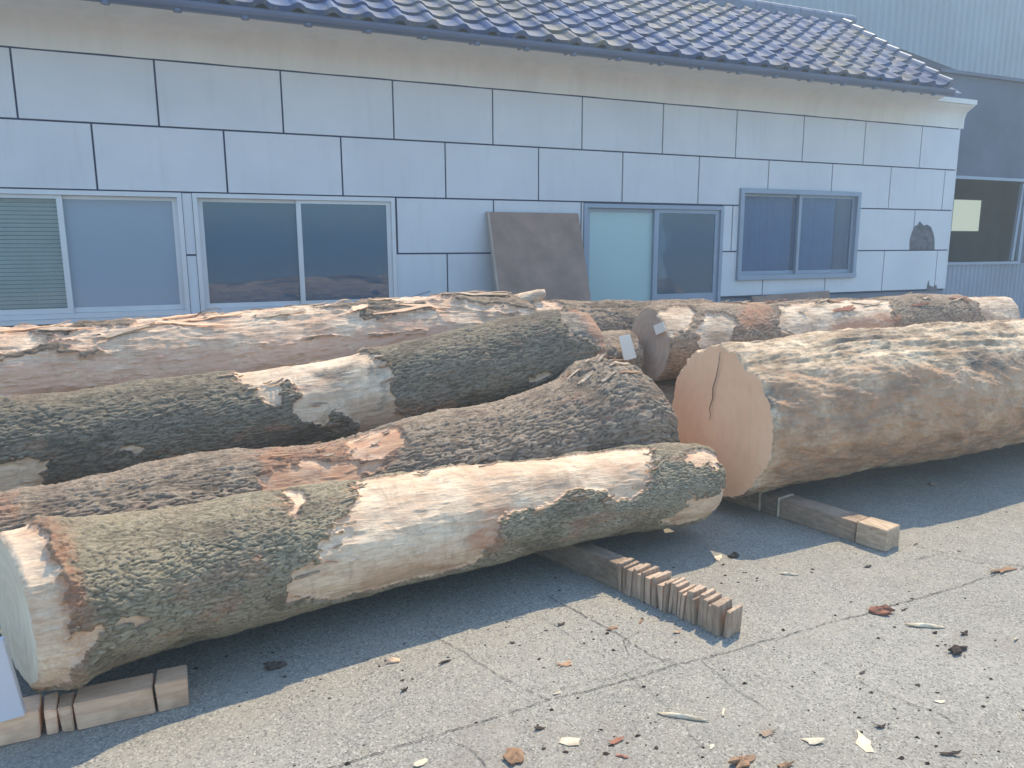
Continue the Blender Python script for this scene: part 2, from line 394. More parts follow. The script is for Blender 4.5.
# patches in (x, angle) on each log, angle 0 towards the yard, 90 on top: channel p peeled, k bark kept, d dark stain, r inner bark
PATCH = {
'A': [('p', [(0.27,-26),(0.31,-1),(0.4,12),(0.49,40),(0.53,55),(0.62,112),(0.99,125),(1.48,120),(2.09,92),(2.07,66),(1.97,34),(1.88,19),(1.79,10),(1.72,25),(1.56,28),(1.37,20),(1.24,17),(1.16,6),(1.11,-15),(1.05,-50),(0.87,-58),(0.7,-60),(0.46,-50)]),
      ('p', [(-.9,160),(-0.50,130),(-0.49,68),(-0.49,45),(-0.48,20),(-0.49,-7),(-0.51,-31),(-0.53,-62),(-.56,-110),(-.9,-150)]),
      ('r', [(-.50,100),(-.42,100),(-.43,60),(-.42,20),(-.44,-20),(-.49,-50),(-.53,-50),(-.52,0),(-.51,50)]),
      ('p', [(-0.52,-8),(-0.41,4),(-0.43,-13),(-0.52,-36)]),
      ('p', [(2.01,-39),(2.18,-8),(2.35,2),(2.7,-6),(2.6,-65),(2.2,-60)]),
      ('p', [(2.2,50),(2.37,80),(2.6,60),(2.41,37),(2.26,35)]),
      ('p', [(0.27,95),(0.35,110),(0.34,65),(0.29,50),(0.27,63)]),
      ('r', [(1.05,17),(1.2,22),(1.16,-19),(1.03,-33),(0.98,-6)]),
      ('r', [(.13,22),(.2,24),(.19,5),(.14,8)])],
'B': [('p', [(0.66,115),(0.92,90),(0.9,56),(0.76,50),(0.62,54)]),
      ('r', [(0.24,95),(0.63,100),(0.93,90),(0.84,40),(0.53,20),(0.23,30)]),
      ('p', [(0.24,50),(0.45,62),(0.62,50),(0.75,45),(0.6,25),(0.28,20)]),
      ('d', [(1.87,90),(2.12,110),(2.5,110),(2.5,60),(2.1,52),(1.9,58)]),
      ('r', [(-.9,90),(-.62,85),(-.62,50),(-.9,40)])],
'C': [('p', [(0.19,73),(0.2,120),(0.75,125),(0.88,95),(0.97,52),(0.97,20),(1.04,-42),(0.9,-60),(0.7,-34),(0.52,-8),(0.36,16),(0.27,50)]),
      ('k', [(0.37,52),(0.47,48),(0.49,14),(0.51,-18),(0.42,-4),(0.40,24)]),
      ('k', [(.66,-8),(.74,-6),(.80,-40),(.60,-45)]),
      ('d', [(.62,58),(.82,62),(.84,44),(.72,36),(.64,42)]), ('d', [(.9,40),(.93,42),(.95,-10),(.91,-12)]),
      ('p', [(-1.2,16),(-0.66,3),(-0.6,-5),(-0.65,-24),(-0.84,-45),(-1.2,-45)]),
      ('p', [(2.02,80),(2.18,110),(2.5,80),(2.5,-30),(2.08,-30),(2.12,13),(2.07,24),(2.01,42)]),
      ('d', [(1.98,120),(2.6,120),(2.6,-30),(2.0,-30)]), ('r', [(2.14,120),(2.6,120),(2.6,-30),(2.12,-30)])],
'D': [('k', [(-1,45),(-0.43,38),(-0.44,29),(-1,29)]),
      ('k', [(-.7,80),(-.3,86),(-.25,68),(-.6,60)]),
      ('k', [(.84,75),(1.2,80),(1.45,45),(1.0,40)]),
      ('k', [(1.6,120),(2.05,110),(2.35,95),(2.2,60),(1.8,50),(1.6,70)]),
      ('k', [(2.4,180),(2.42,100),(2.42,20),(2.35,-60),(4,-90),(4,180)]),
      ('r', [(-.9,15),(-.2,20),(.9,25),(1.6,28),(1.6,-40),(-.9,-40)])],
'F': [],
'G': [('p', [(3.09,37),(3.25,50),(3.41,44),(3.34,4),(3.16,-5),(3.05,-1)]),
      ('p', [(3.76,40),(4.04,90),(5.03,95),(4.96,21),(4.85,-17),(3.77,5)]),
      ('p', [(5.95,110),(6.7,100),(6.7,-40),(6.02,-20)]),
      ('p', [(2.8,64),(3.0,100),(3.12,80),(3.07,46),(2.99,22),(2.8,19)]),
      ('r', [(4.3,30),(5.0,25),(5.0,-20),(4.2,-20)]),
      ('r', [(3.45,60),(3.7,110),(3.8,90),(3.7,20),(3.4,20)])],
'H': [('r', [(2.75,45),(3.6,40),(4.6,30),(7,30),(7,-60),(2.75,-60)]),
      ('d', [(2.8,36),(2.93,34),(3.06,22),(3.03,4),(2.83,5),(2.72,20)]),
      ('d', [(3.15,-4),(3.46,19),(3.84,34),(3.92,20),(3.65,2),(3.32,-16)]),
      ('d', [(4.32,50),(4.6,48),(4.53,22),(4.25,24)]),
      ('d', [(2.9,-15),(3.6,-20),(4.6,-18),(5.6,-22),(5.6,-50),(2.9,-50)])],
'S': [], 'T': [],
}
SCALE = {'A': (23, 92), 'B': (10, 62), 'C': (14, 74), 'G': (18, 80)}   # bark plates per metre, along and round the log
SEG = {'A': (860, 520), 'B': (760, 440), 'C': (760, 400), 'D': (720, 320), 'F': (120, 140), 'G': (600, 260), 'H': (720, 460), 'S': (60, 40), 'T': (60, 40)}
# oblique cuts: how far x shifts per metre of (y, z) away from the axis, at the near and far end
CUT = {'A': ((-.42, -.03), (.12, .10)), 'B': ((0, 0), (-.18, -.12)), 'C': ((0, 0), (-.10, -.10)), 'D': ((0, 0), (0, 0)), 'F': ((0, 0), (0, 0)),
       'G': ((0.02, 0), (0.05, .05)), 'H': ((-.05, .03), (0, 0)), 'S': ((0, 0), (0, 0)), 'T': ((0, 0), (0, 0))}

def smooth_interp(t, xp, fp):
    """cubic through the control points"""
    m = np.gradient(fp, xp); i = np.clip(np.searchsorted(xp, t) - 1, 0, len(xp) - 2)
    h = xp[i + 1] - xp[i]; u = (t - xp[i]) / h
    return ((2*u**3 - 3*u**2 + 1) * fp[i] + (u**3 - 2*u**2 + u) * h * m[i] + (-2*u**3 + 3*u**2) * fp[i+1] + (u**3 - u**2) * h * m[i+1])

LOGR = {}
def surf_r(key, x, an):
    xs, rad = LOGR[key]; i = int(np.clip(np.searchsorted(xs, x), 0, len(xs) - 1)); k = rad.shape[1]
    j = int(round(an / (2 * math.pi) * k)) % k
    return float(rad[max(0, i - 2):i + 3, [(j + d) % k for d in (-2, 0, 2)]].max())
def build_log(key, name, mat, facemat, label, group, ends=(True, True), bark_amp=.009, lump=.010):
    cp = np.array(LOGS[key], float); n, k = SEG[key]; sd = sum(map(ord, key)) * 1.7
    xs = np.linspace(cp[0, 0], cp[-1, 0], n); ph = np.arange(k) / k * 2 * math.pi
    X, PH = np.meshgrid(xs, ph, indexing='ij')
    YC, ZC, RR = [smooth_interp(X.ravel(), cp[:, 0], cp[:, i]).reshape(X.shape) for i in (1, 2, 3)]
    cy, cz = -np.cos(PH), np.sin(PH)           # angle 0 faces the yard (-Y), 90 degrees is up
    S = RR * PH
    A_, B_ = cy * RR, cz * RR                   # position round the log, seamless
    # surface channels
    PHd = np.degrees(PH); PHd = np.where(PHd > 200, PHd - 360, PHd)
    rm = cp[:, 3].mean()
    wx = fbm(X * 5 + sd, A_ * 7, B_ * 7, 4) * .12; wy = fbm(X * 5, A_ * 7 + sd, B_ * 7 + 5, 4) * .10
    wx += fbm(X * 22 + sd, A_ * 40, B_ * 40, 3) * .034; wy += fbm(X * 22, A_ * 40 + sd, B_ * 40, 3) * .034
    if key == 'H': peel = np.full(X.shape, 1.0)
    elif key == 'D':
        q = fbm(X * 2.2 + 3, A_ * 9, B_ * 9, 5); peel = sstep(-.34, -.22, q)
    else:
        q = fbm(X * 3 + 9, A_ * 6, B_ * 6, 5); peel = .9 * sstep(.40, .44, q)
    dark = np.zeros(X.shape); red = np.zeros(X.shape)
    for ch, poly in PATCH[key]:
        P = [(x, math.radians(a) * rm) for x, a in poly]
        s = poly_sd(X + wx, np.radians(PHd) * rm + wy, P)
        e = sstep(-.014, .014, s)
        if ch == 'p': peel = np.maximum(peel, e)
        elif ch == 'k': peel = peel * (1 - e)
        elif ch == 'd': dark = np.maximum(dark, sstep(-.05, .06, s + .3 * wx))
        elif ch == 'r': red = np.maximum(red, sstep(-.03, .03, s) * (.55 + .45 * sstep(-.1, .2, fbm(X * 8, A_ * 20, B_ * 20, 3))))
    # relief: long furrowed bark plates
    f = 1.0 / .022
    fx = X * 7 + .8 * fbm(X * 6, A_ * 8, B_ * 8, 2); wa = .012 * fbm(X * 14, A_ * 14, B_ * 14, 3)
    ridg = fbm(fx, (A_ + wa) * f * .62, (B_ + wa) * f * .62, 4, True)
    ridg2 = fbm(X * 26, A_ * 52, B_ * 52, 3, True)
    xw, aw_, bw = X + .012 * fbm(X * 20, A_ * 20, B_ * 20, 2), A_ + .008 * fbm(X * 25, A_ * 25 + 4, B_ * 25, 2), B_ + .008 * fbm(X * 25 + 9, A_ * 25, B_ * 25, 2)
    ax_, ci_ = SCALE.get(key, (20, 46))
    n1 = np.minimum(1, np.abs(perlin(xw * ax_, aw_ * ci_, bw * ci_)) * 3.6); n2 = np.minimum(1, np.abs(perlin(xw * ax_ * 1.9 + 5, aw_ * ci_ * 1.7, bw * ci_ * 1.7)) * 3.2)
    n3 = fbm(X * 70, A_ * 130, B_ * 130, 2)
    br = n1 * (.75 + .5 * ridg) * .55 + .25 * n2 + .22 * n3 + .12
    br = br * (.45 + .55 * sstep(-.35, .2, fbm(X * 4, A_ * 6, B_ * 6, 3)))
    cav = br
    big = fbm(X * 1.6 + sd, A_ * 3.5, B_ * 3.5, 3)
    wood = fbm(X * 5 + sd, A_ * 30, B_ * 30, 4) * .004
    flakes = np.maximum(0, fbm(X * 9, A_ * 45, B_ * 45, 4) - .12) * .03
    rad = RR + big * lump * 3.2 + fbm(X * 6 + sd, A_ * 9, B_ * 9, 3) * lump * .9
    kr = random.Random(key)
    for _ in range(5):      # knots
        kx, ka, kh, kw = kr.uniform(cp[0, 0] + .3, cp[-1, 0] - .3), kr.uniform(-20, 110), kr.uniform(.008, .022), kr.uniform(.03, .06)
        dd = np.hypot(X - kx, np.radians(PHd - ka) * rm) / kw
        rad += kh * np.exp(-dd ** 2) - .5 * kh * np.exp(-(dd * 3) ** 2)
        dark = np.maximum(dark, .8 * np.exp(-(dd * 2.2) ** 2))
    if key in 'ABC': red = np.maximum(red, .5 * sstep(.12, .30, fbm(X * 4 + sd, A_ * 11, B_ * 11, 5)) * sstep(-.1, .2, fbm(X * 2, A_ * 4, B_ * 4 + 3, 2)))
    rad += (1 - peel) * (.006 + (br - .45) * bark_amp) + peel * (-.014 + wood + flakes * (1 if key == 'D' else .35))
    if key == 'D':
        top = sstep(20, 60, PHd) * sstep(170, 120, PHd)
        rad += top * fbm(X * 3.5, A_ * 22, B_ * 22, 5, True) * .018 - top * .006
    if key == 'H':
        top = sstep(35, 62, PHd) * sstep(175, 120, PHd)
        fl = fbm(X * 1.1, A_ * 9, B_ * 9, 5, True)
        rad += .02 * fbm(X * 2, A_ * 2.5, B_ * 2.5 + 6, 3) + top * (fl * .046 - .016) + (1 - top) * fbm(X * 3 + A_ * 3, A_ * 7, B_ * 9 + X * 2.2, 6, True) * .018
        rad += fbm(X * 12, A_ * 45, B_ * 45, 3, True) * .006 + fbm(X * 16, A_ * 90, B_ * 90, 2, True) * .0035
        rad += -.05 * np.exp(-((PHd - 62) / 13) ** 2) * np.exp(-(X - 2.73) / .25) + 0
        red = np.maximum(red, (1 - top) * .35 * sstep(.0, .3, fbm(X * 2, A_ * 5, B_ * 5 + 4, 4)))
        dark = np.maximum(dark, .9 * top * sstep(.0, .4, fbm(X * 2 + 7, A_ * 18, B_ * 18, 4)))
        dark = np.maximum(dark, .95 * (1 - top) * sstep(.02, .28, fbm(X * 1.8 + 3, A_ * 5 - X * 2, B_ * 5, 4)))
    if key == 'B':     # torn ridge on top of the flare
        rad += .03 * np.exp(-((PHd - 88) / 30) ** 2) * sstep(1.75, 2.05, X) * (fbm(X * 12, A_ * 14, B_ * 14, 4, True))
        red = red * .8
    if key == 'A':     # swollen bark collar by the near cut
        rad += .018 * np.exp(-((X + .46) / .05) ** 2) * (.4 + fbm(X * 14, A_ * 18, B_ * 18, 4, True))
    # round over the ends a little
    L = X - cp[0, 0]; Rt = cp[-1, 0] - X; er = .012 if key != 'H' else .008
    for E_ in (L, Rt): rad -= er * np.clip(1 - E_ / (er * 1.6), 0, 1) ** 2
    if key in 'AC': rad -= .03 * np.clip(1 - Rt / .10, 0, 1) ** 2
    LOGR[key] = (xs, rad)
    DY, DZ = cy * rad, cz * rad
    u = (X - cp[0, 0]) / (cp[-1, 0] - cp[0, 0])
    c0, c1 = CUT[key]
    rag = fbm(A_ * 30, B_ * 30, X * 0 + sd, 4) * .006
    XX = X + (c0[0] * DY + c0[1] * DZ + rag) * np.clip(1 - u * 3, 0, 1) ** 1.5 + (c1[0] * DY + c1[1] * DZ + rag) * np.clip(1 - (1 - u) * 3, 0, 1) ** 1.5
    V = np.stack([XX, YC + DY, ZC + DZ], -1)
    o0 = np.array([cp[:, 0].mean(), cp[:, 1].mean(), 0.0])
    me = bpy.data.meshes.new(name)
    verts = V.reshape(-1, 3) - o0
    i = np.arange(n - 1)[:, None]; j = np.arange(k)[None]; j2 = (j + 1) % k
    F = np.stack([i * k + j, (i + 1) * k + j, (i + 1) * k + j2, i * k + j2], -1).reshape(-1, 4)
    me.vertices.add(len(verts)); me.vertices.foreach_set('co', verts.ravel())
    me.loops.add(F.size); me.loops.foreach_set('vertex_index', F.ravel().astype(np.int32))
    me.polygons.add(len(F)); me.polygons.foreach_set('loop_start', (np.arange(len(F)) * 4).astype(np.int32))
    me.polygons.foreach_set('use_smooth', np.ones(len(F), bool))
    me.update(calc_edges=True)
    ca = me.color_attributes.new('surf', 'FLOAT_COLOR', 'POINT')
    ca.data.foreach_set('color', np.stack([peel, dark, red, np.ones_like(peel)], -1).ravel().astype(np.float32))
    at_ = me.attributes.new('cav', 'FLOAT', 'POINT'); at_.data.foreach_set('value', cav.ravel().astype(np.float32))
    o = bpy.data.objects.new(name, me); o.location = o0; link(o, None, mat)
    tag(o, label, 'log', group)
    # sawn end faces
    for e, row in ((0, V[0]), (1, V[-1])):
        c = row.mean(0); rings = 14; vv = []; ff = []
        G_ = np.c_[row[:, 1] - c[1], row[:, 2] - c[2]]; cf = np.linalg.lstsq(G_, row[:, 0] - c[0], rcond=None)[0]
        for r_ in range(rings):
            q = 1 - r_ / rings
            pts = c + (row - c) * q
            if 0 < r_:
                pts[:, 0] = c[0] + (pts[:, 1:] - c[1:]) @ cf + (pts[:, 0] - c[0] - (pts[:, 1:] - c[1:]) @ cf) * max(0, 1 - r_ * .5)
                pts[:, 0] += perlin(pts[:, 1] * 9, pts[:, 2] * 9, pts[:, 0] * 0 + sd) * .003
            vv.append(pts)
        vv = np.concatenate(vv + [c[None]]) - o0
        for r_ in range(rings - 1):
            for jj in range(k):
                a, b = r_ * k + jj, r_ * k + (jj + 1) % k
                ff.append((a, b, b + k, a + k) if e == 0 else (a, a + k, b + k, b))
        for jj in range(k):
            a, b = (rings - 1) * k + jj, (rings - 1) * k + (jj + 1) % k
            ff.append((a, b, rings * k) if e == 0 else (b, a, rings * k))
        m2 = bpy.data.meshes.new('cut_face'); m2.from_pydata([tuple(p) for p in vv], [], ff); m2.update()
        m2.polygons.foreach_set('use_smooth', [True] * len(m2.polygons))
        f_ = bpy.data.objects.new('cut_face', m2); link(f_, o, facemat)
    return o, o0

GR = 'stacked tree logs'
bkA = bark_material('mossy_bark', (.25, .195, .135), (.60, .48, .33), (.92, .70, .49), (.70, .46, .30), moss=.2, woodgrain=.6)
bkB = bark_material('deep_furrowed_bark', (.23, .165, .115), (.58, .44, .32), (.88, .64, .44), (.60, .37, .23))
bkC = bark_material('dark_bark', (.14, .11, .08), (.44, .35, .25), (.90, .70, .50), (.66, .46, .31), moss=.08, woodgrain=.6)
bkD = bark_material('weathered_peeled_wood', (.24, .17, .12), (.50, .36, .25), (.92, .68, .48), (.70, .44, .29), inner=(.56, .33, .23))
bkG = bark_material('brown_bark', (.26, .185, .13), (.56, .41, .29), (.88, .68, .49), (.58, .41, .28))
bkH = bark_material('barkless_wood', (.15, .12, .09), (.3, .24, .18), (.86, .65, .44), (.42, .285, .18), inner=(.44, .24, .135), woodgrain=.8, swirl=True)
fA = face_material('pale_cut_face', (.82, .72, .56), (.70, .58, .42), -.6, 2.67, .38)
fG = face_material('tan_cut_face', (.62, .46, .34), (.46, .33, .25), 2.83, 4.2, .875)
fH = face_material('salmon_cut_face', (.98, .62, .38), (.93, .55, .33), 2.73, 3.40, .50, 90, .18, .05)
fX = face_material('brown_cut_face', (.5, .36, .26), (.38, .27, .2), 0, 3.5, .5)
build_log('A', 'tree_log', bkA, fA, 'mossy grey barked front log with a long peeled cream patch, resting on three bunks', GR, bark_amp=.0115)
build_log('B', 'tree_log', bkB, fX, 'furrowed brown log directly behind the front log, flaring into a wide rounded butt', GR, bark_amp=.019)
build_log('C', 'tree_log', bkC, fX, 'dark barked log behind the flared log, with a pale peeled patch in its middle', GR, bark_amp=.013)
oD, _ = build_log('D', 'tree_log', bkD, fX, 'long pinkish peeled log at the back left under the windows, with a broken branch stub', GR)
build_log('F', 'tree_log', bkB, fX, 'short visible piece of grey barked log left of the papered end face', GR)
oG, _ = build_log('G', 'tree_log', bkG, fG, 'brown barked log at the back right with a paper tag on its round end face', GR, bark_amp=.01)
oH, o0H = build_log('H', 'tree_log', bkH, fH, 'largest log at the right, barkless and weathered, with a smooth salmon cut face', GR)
build_log('S', 'tree_log', bkB, fX, 'lower shaded log in the gap beneath the long peeled back left log', GR)
build_log('T', 'tree_log', bkB, fX, 'lower dark log glimpsed in the shaded gap left of the largest log', GR)

# crack in the big end face: a thin dark wedge, a hair proud of the wood
pts = [(3.345, .93), (3.35, .86), (3.365, .78), (3.385, .72), (3.38, .66), (3.40, .60), (3.39, .56), (3.395, .53)]
cm = MB(); n0 = len(cm.v)
for i, (y, z) in enumerate(pts):
    wv = .0012 + .003 * math.sin(math.pi * min(1, (i + .6) / len(pts)))
    for s in (-1, 1): cm.v.append((2.722 + (z - .535) * .03 - (y - 3.34) * .05 - .006, y + s * wv, z))
for i in range(len(pts) - 1): cm.f.append((2 * i, 2 * i + 1, 2 * i + 3, 2 * i + 2))
cm.v = [tuple(Vector(v) - Vector(o0H)) for v in cm.v]
cm.build('face_crack', M['crack'], oH)
# broken branch stub on the back left log
st = MB(); sp = Vector((2.22, 4.72, 1.175)); dr = Vector((.75, -.15, .32)).normalized()
ringn = 14; prev = None; n0 = 0; rr = [.10, .075, .055, .042, .034, .022]; dd = [-.28, -.16, -.06, .02, .06, .085]
u = dr.orthogonal().normalized(); q = dr.cross(u)
for i, (r_, d_) in enumerate(zip(rr, dd)):
    for j in range(ringn):
        t = 2 * math.pi * j / ringn; k_ = r_ * (1 + random.uniform(-.18, .18))
        p = sp + dr * (d_ + random.uniform(-.008, .008)) + k_ * (math.cos(t) * u + math.sin(t) * q); st.v.append(tuple(p - oD.location))
for i in range(len(rr) - 1):
    for j in range(ringn):
        a, b = i * ringn + j, i * ringn + (j + 1) % ringn; st.f.append((a, b, b + ringn, a + ringn))
st.f.append(tuple(range((len(rr) - 1) * ringn, len(rr) * ringn)))
M['stub'] = cutwood('stub_wood', (.62, .48, .35), (.36, .25, .17), (1, 3, 3))
st.build('branch_stub', M['stub'], oD, smooth=True)

# loose bark strips and splinters still clinging to the logs, each its own part
def strip(parent, cp, x, a, L, wd, lift, mat, curl=.3):
    c = np.array(LOGS[cp], float)
    mb = MB(); k = 9; th = .005
    aw = math.radians(a); skew = random.uniform(-.25, .25)
    for i in range(k):
        t = i / (k - 1); xx = x + (t - .5) * L
        yc, zc, r_ = [np.interp(xx, c[:, 0], c[:, m_]) for m_ in (1, 2, 3)]
        hw = wd * (.35 + .65 * math.sin(math.pi * (t * .9 + .05))) * random.uniform(.7, 1.2) / 2
        rr_ = surf_r(cp, xx, aw) + .001 + lift * (abs(t - .35) ** 1.5) * 2
        for s in (-1, 1):
            an = aw + skew * (t - .5) * L / r_ + s * hw / r_
            for h in (0, th): mb.v.append((xx, yc - math.cos(an) * (rr_ + h), zc + math.sin(an) * (rr_ + h)))
    for i in range(k - 1):
        b = i * 4
        mb.f += [(b, b + 4, b + 6, b + 2), (b + 1, b + 3, b + 7, b + 5), (b, b + 1, b + 5, b + 4), (b + 2, b + 6, b + 7, b + 3)]
    mb.f += [(0, 2, 3, 1), ((k - 1) * 4, (k - 1) * 4 + 1, (k - 1) * 4 + 3, (k - 1) * 4 + 2)]
    mb.v = [tuple(Vector(v) - parent.location) for v in mb.v]
    mb.build('bark_strip', mat, parent)
for i in range(40):
    strip(oD, 'D', random.choice([random.uniform(-.8, .2), random.uniform(.7, 2.4), random.uniform(.3, 2.0)]), random.uniform(48, 118), random.uniform(.10, .42), random.uniform(.012, .04), random.uniform(.002, .018),
          random.choice([M['strip_tan'], M['stub'], M['strip_tan'], M['stub'], M['block']]))
for i in range(26):
    strip(oG, 'G', random.uniform(3.5, 6.0), random.uniform(45, 110), random.uniform(.06, .25), random.uniform(.01, .035), random.uniform(.003, .015), random.choice([M['strip_tan'], M['chip_red'], M['stub']]))
objA = [o for o in COL.objects if o.name == 'tree_log'][0]; objB = bpy.data.objects['tree_log.001']
for x_, a_ in [(.50, 38), (.56, 66), (.58, 92), (1.2, 104), (1.5, 100), (1.9, 24), (1.72, 14), (1.56, 26), (1.3, 18), (2.05, 72), (.42, 12), (.33, -2), (.9, 96), (2.0, 50)]:
    for _ in range(2):
        strip(objA, 'A', x_ + random.uniform(-.04, .04), a_ + random.uniform(-8, 8), random.uniform(.03, .09), random.uniform(.005, .014), random.uniform(.002, .012), random.choice([M['strip_tan'], M['chip_tan'], M['stub']]))
objC = bpy.data.objects['tree_log.002']
for x_, a_ in [(.2, 75), (.33, 50), (.46, 22), (.6, 4), (.7, -20), (.97, 50), (.96, 25), (.9, 84), (.4, 45), (.5, 95), (.33, 100)]:
    for _ in range(2):
        strip(objC, 'C', x_ + random.uniform(-.04, .04), a_ + random.uniform(-8, 8), random.uniform(.03, .09), random.uniform(.005, .014), random.uniform(.002, .012), random.choice([M['strip_tan'], M['chip_tan'], M['stub']]))
for i in range(14):
    strip(objB, 'B', random.uniform(1.85, 2.2), random.uniform(60, 100), random.uniform(.05, .16), random.uniform(.012, .03), random.uniform(.004, .012), random.choice([M['strip_tan'], M['chip_tan'], M['stub']]))
for i in range(8):
    strip(objB, 'B', random.uniform(.25, .9), random.uniform(60, 95), random.uniform(.03, .10), random.uniform(.006, .018), random.uniform(.002, .012), random.choice([M['chip_tan'], M['strip_tan']]))

# ------------------------------------------------------------------ papers on the back right log
def sheet(pts, name, label, cat):
    p = [Vector(v) for v in pts]; nrm = (p[1] - p[0]).cross(p[3] - p[0]).normalized() * .002
    o = MB().prism(p, nrm).build(name, M['paper'], loc=p[0]); tag(o, label, cat)
sheet([(2.806, 4.124, 1.005), (2.806, 4.015, 1.04), (2.806, 3.98, .985), (2.806, 4.086, .946)], 'paper_tag', 'small white paper tag on the upper right of the round tan end face', 'paper tag')
sheet([(2.548, 4.128, .945), (2.632, 4.128, .957), (2.677, 4.112, .802), (2.582, 4.112, .786)], 'paper_sheet', 'larger white paper sheet pinned on grey bark left of the round tan end face', 'paper sheet')

# ------------------------------------------------------------------ bunks
ORD = ['first', 'second', 'third', 'fourth', 'fifth', 'sixth', 'seventh', 'eighth', 'ninth', 'tenth', 'eleventh', 'twelfth', 'thirteenth', 'fourteenth', 'fifteenth', 'sixteenth', 'seventeenth', 'eighteenth', 'nineteenth', 'twentieth']
def oriented(o_, u, L, Wd, Ht, name, mat, tilt=0, bevel=.003, jit=0.0, lean=0.0):
    """block whose long axis runs from o_ along ground direction u for L, width Wd to the left of u"""
    u = Vector((u[0], u[1], 0)).normalized(); n = Vector((u.y, -u.x, 0)); o_ = Vector((o_[0], o_[1], 0))
    J = lambda: Vector((random.uniform(-jit, jit), random.uniform(-jit, jit), 0))
    b = [o_, o_ + u * L, o_ + u * L + n * Wd, o_ + n * Wd]
    p = [q_ + J() + Vector((0, 0, .001)) for q_ in b] + [q_ + J() + u * lean + Vector((0, 0, Ht + random.uniform(-jit, jit) * .5)) for q_ in b]
    m = MB().quad_hex(p); c = sum(b, Vector()) / 4
    return m.build(name, mat, bevel=bevel, loc=c)
# left bunk: a row of sawn blocks along the wall direction
bl = [(-.185, .095, .098, 'right end sawn block of the row under the near log end, full sunlit top', 0),
      (-.42, .225, .09, 'longest sawn block in the row under the near log end', 0),
      (-.462, .034, .082, 'narrow wedge block right of centre in the row under the near log end', 1),
      (-.505, .036, .088, 'narrow split block left of its twin wedge under the near log end', 1),
      (-.69, .17, .092, 'grey brown sawn block left of the two narrow wedges under the near log end', 0),
      (-.92, .215, .092, 'leftmost sawn block running out of the left edge under the near log end', 0)]
for x0, L, ht, lab, wd in bl:
    o = oriented((x0, 2.525 + random.uniform(-.004, .004) + .098), (1, .02), L, .10, ht, 'wood_block', M['block'], jit=.005 if not wd else .008)
    tag(o, lab, 'wood block', 'sawn blocks under the near log end')
# centre bunk: a dark beam continued by upright thin slats
u = Vector((.293, -.956, 0)).normalized()
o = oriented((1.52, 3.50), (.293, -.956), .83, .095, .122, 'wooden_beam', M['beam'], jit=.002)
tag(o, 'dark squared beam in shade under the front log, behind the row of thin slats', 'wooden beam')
pos = 0; s0 = Vector((1.52, 3.50, 0)) + u * .835; i = 0; widths = []
while pos < .555:
    t = random.choice([.014, .018, .02, .024, .03, .05 if random.random() < .3 else .016]); widths.append((pos, t)); pos += t + random.uniform(.0015, .007)
N = len(widths)
for i, (p_, t) in enumerate(widths):
    o = oriented((s0 + u * p_ + Vector((random.uniform(-.006, .006), 0, 0))), (.293, -.956), t, .095 + random.uniform(-.008, .010), .127 + random.uniform(-.018, .008), 'wooden_slat', M['slat'], jit=.004, lean=random.uniform(-.008, .010), bevel=.0012)
    kfe = N - i - 1
    lab = 'end slat with a chipped corner at the free end of the upright slat row' if kfe == 0 else 'thin upright slat, %s from the free end of the row under the front log' % ORD[min(kfe, 19)]
    tag(o, lab, 'wooden slat', 'upright slats under the right end of the front log')
# right bunk under the large log
ub = Vector((.2, -.98, 0)).normalized(); b0 = Vector((2.93, 4.05, 0))
oR = lambda d, L, ht, mt, nm_: oriented(b0 + ub * d, (.2, -.98), L, .132, ht, nm_, mt, jit=.003)
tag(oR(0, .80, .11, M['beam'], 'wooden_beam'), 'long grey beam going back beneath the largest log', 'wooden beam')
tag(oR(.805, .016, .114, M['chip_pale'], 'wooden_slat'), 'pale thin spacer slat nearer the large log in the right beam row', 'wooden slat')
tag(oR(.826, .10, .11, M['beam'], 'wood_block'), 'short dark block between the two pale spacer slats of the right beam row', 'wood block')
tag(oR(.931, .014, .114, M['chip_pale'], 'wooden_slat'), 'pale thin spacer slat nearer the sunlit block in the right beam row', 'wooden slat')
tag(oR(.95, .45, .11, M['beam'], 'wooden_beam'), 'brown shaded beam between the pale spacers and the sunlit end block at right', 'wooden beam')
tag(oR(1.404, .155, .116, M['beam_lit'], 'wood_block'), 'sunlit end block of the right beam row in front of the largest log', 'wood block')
# pale board standing in front of the near cut face
bd = MB().prism([(-.72, 2.47, .102), (-.545, 2.50, .102), (-.575, 2.50, .36), (-.75, 2.47, .36)], (0, .03, 0)).build('pale_board', M['pale_board'], bevel=.002, loc=(-.65, 2.5, .1))
tag(bd, 'smooth pale lavender board standing on the blocks before the leftmost cut face', 'board')
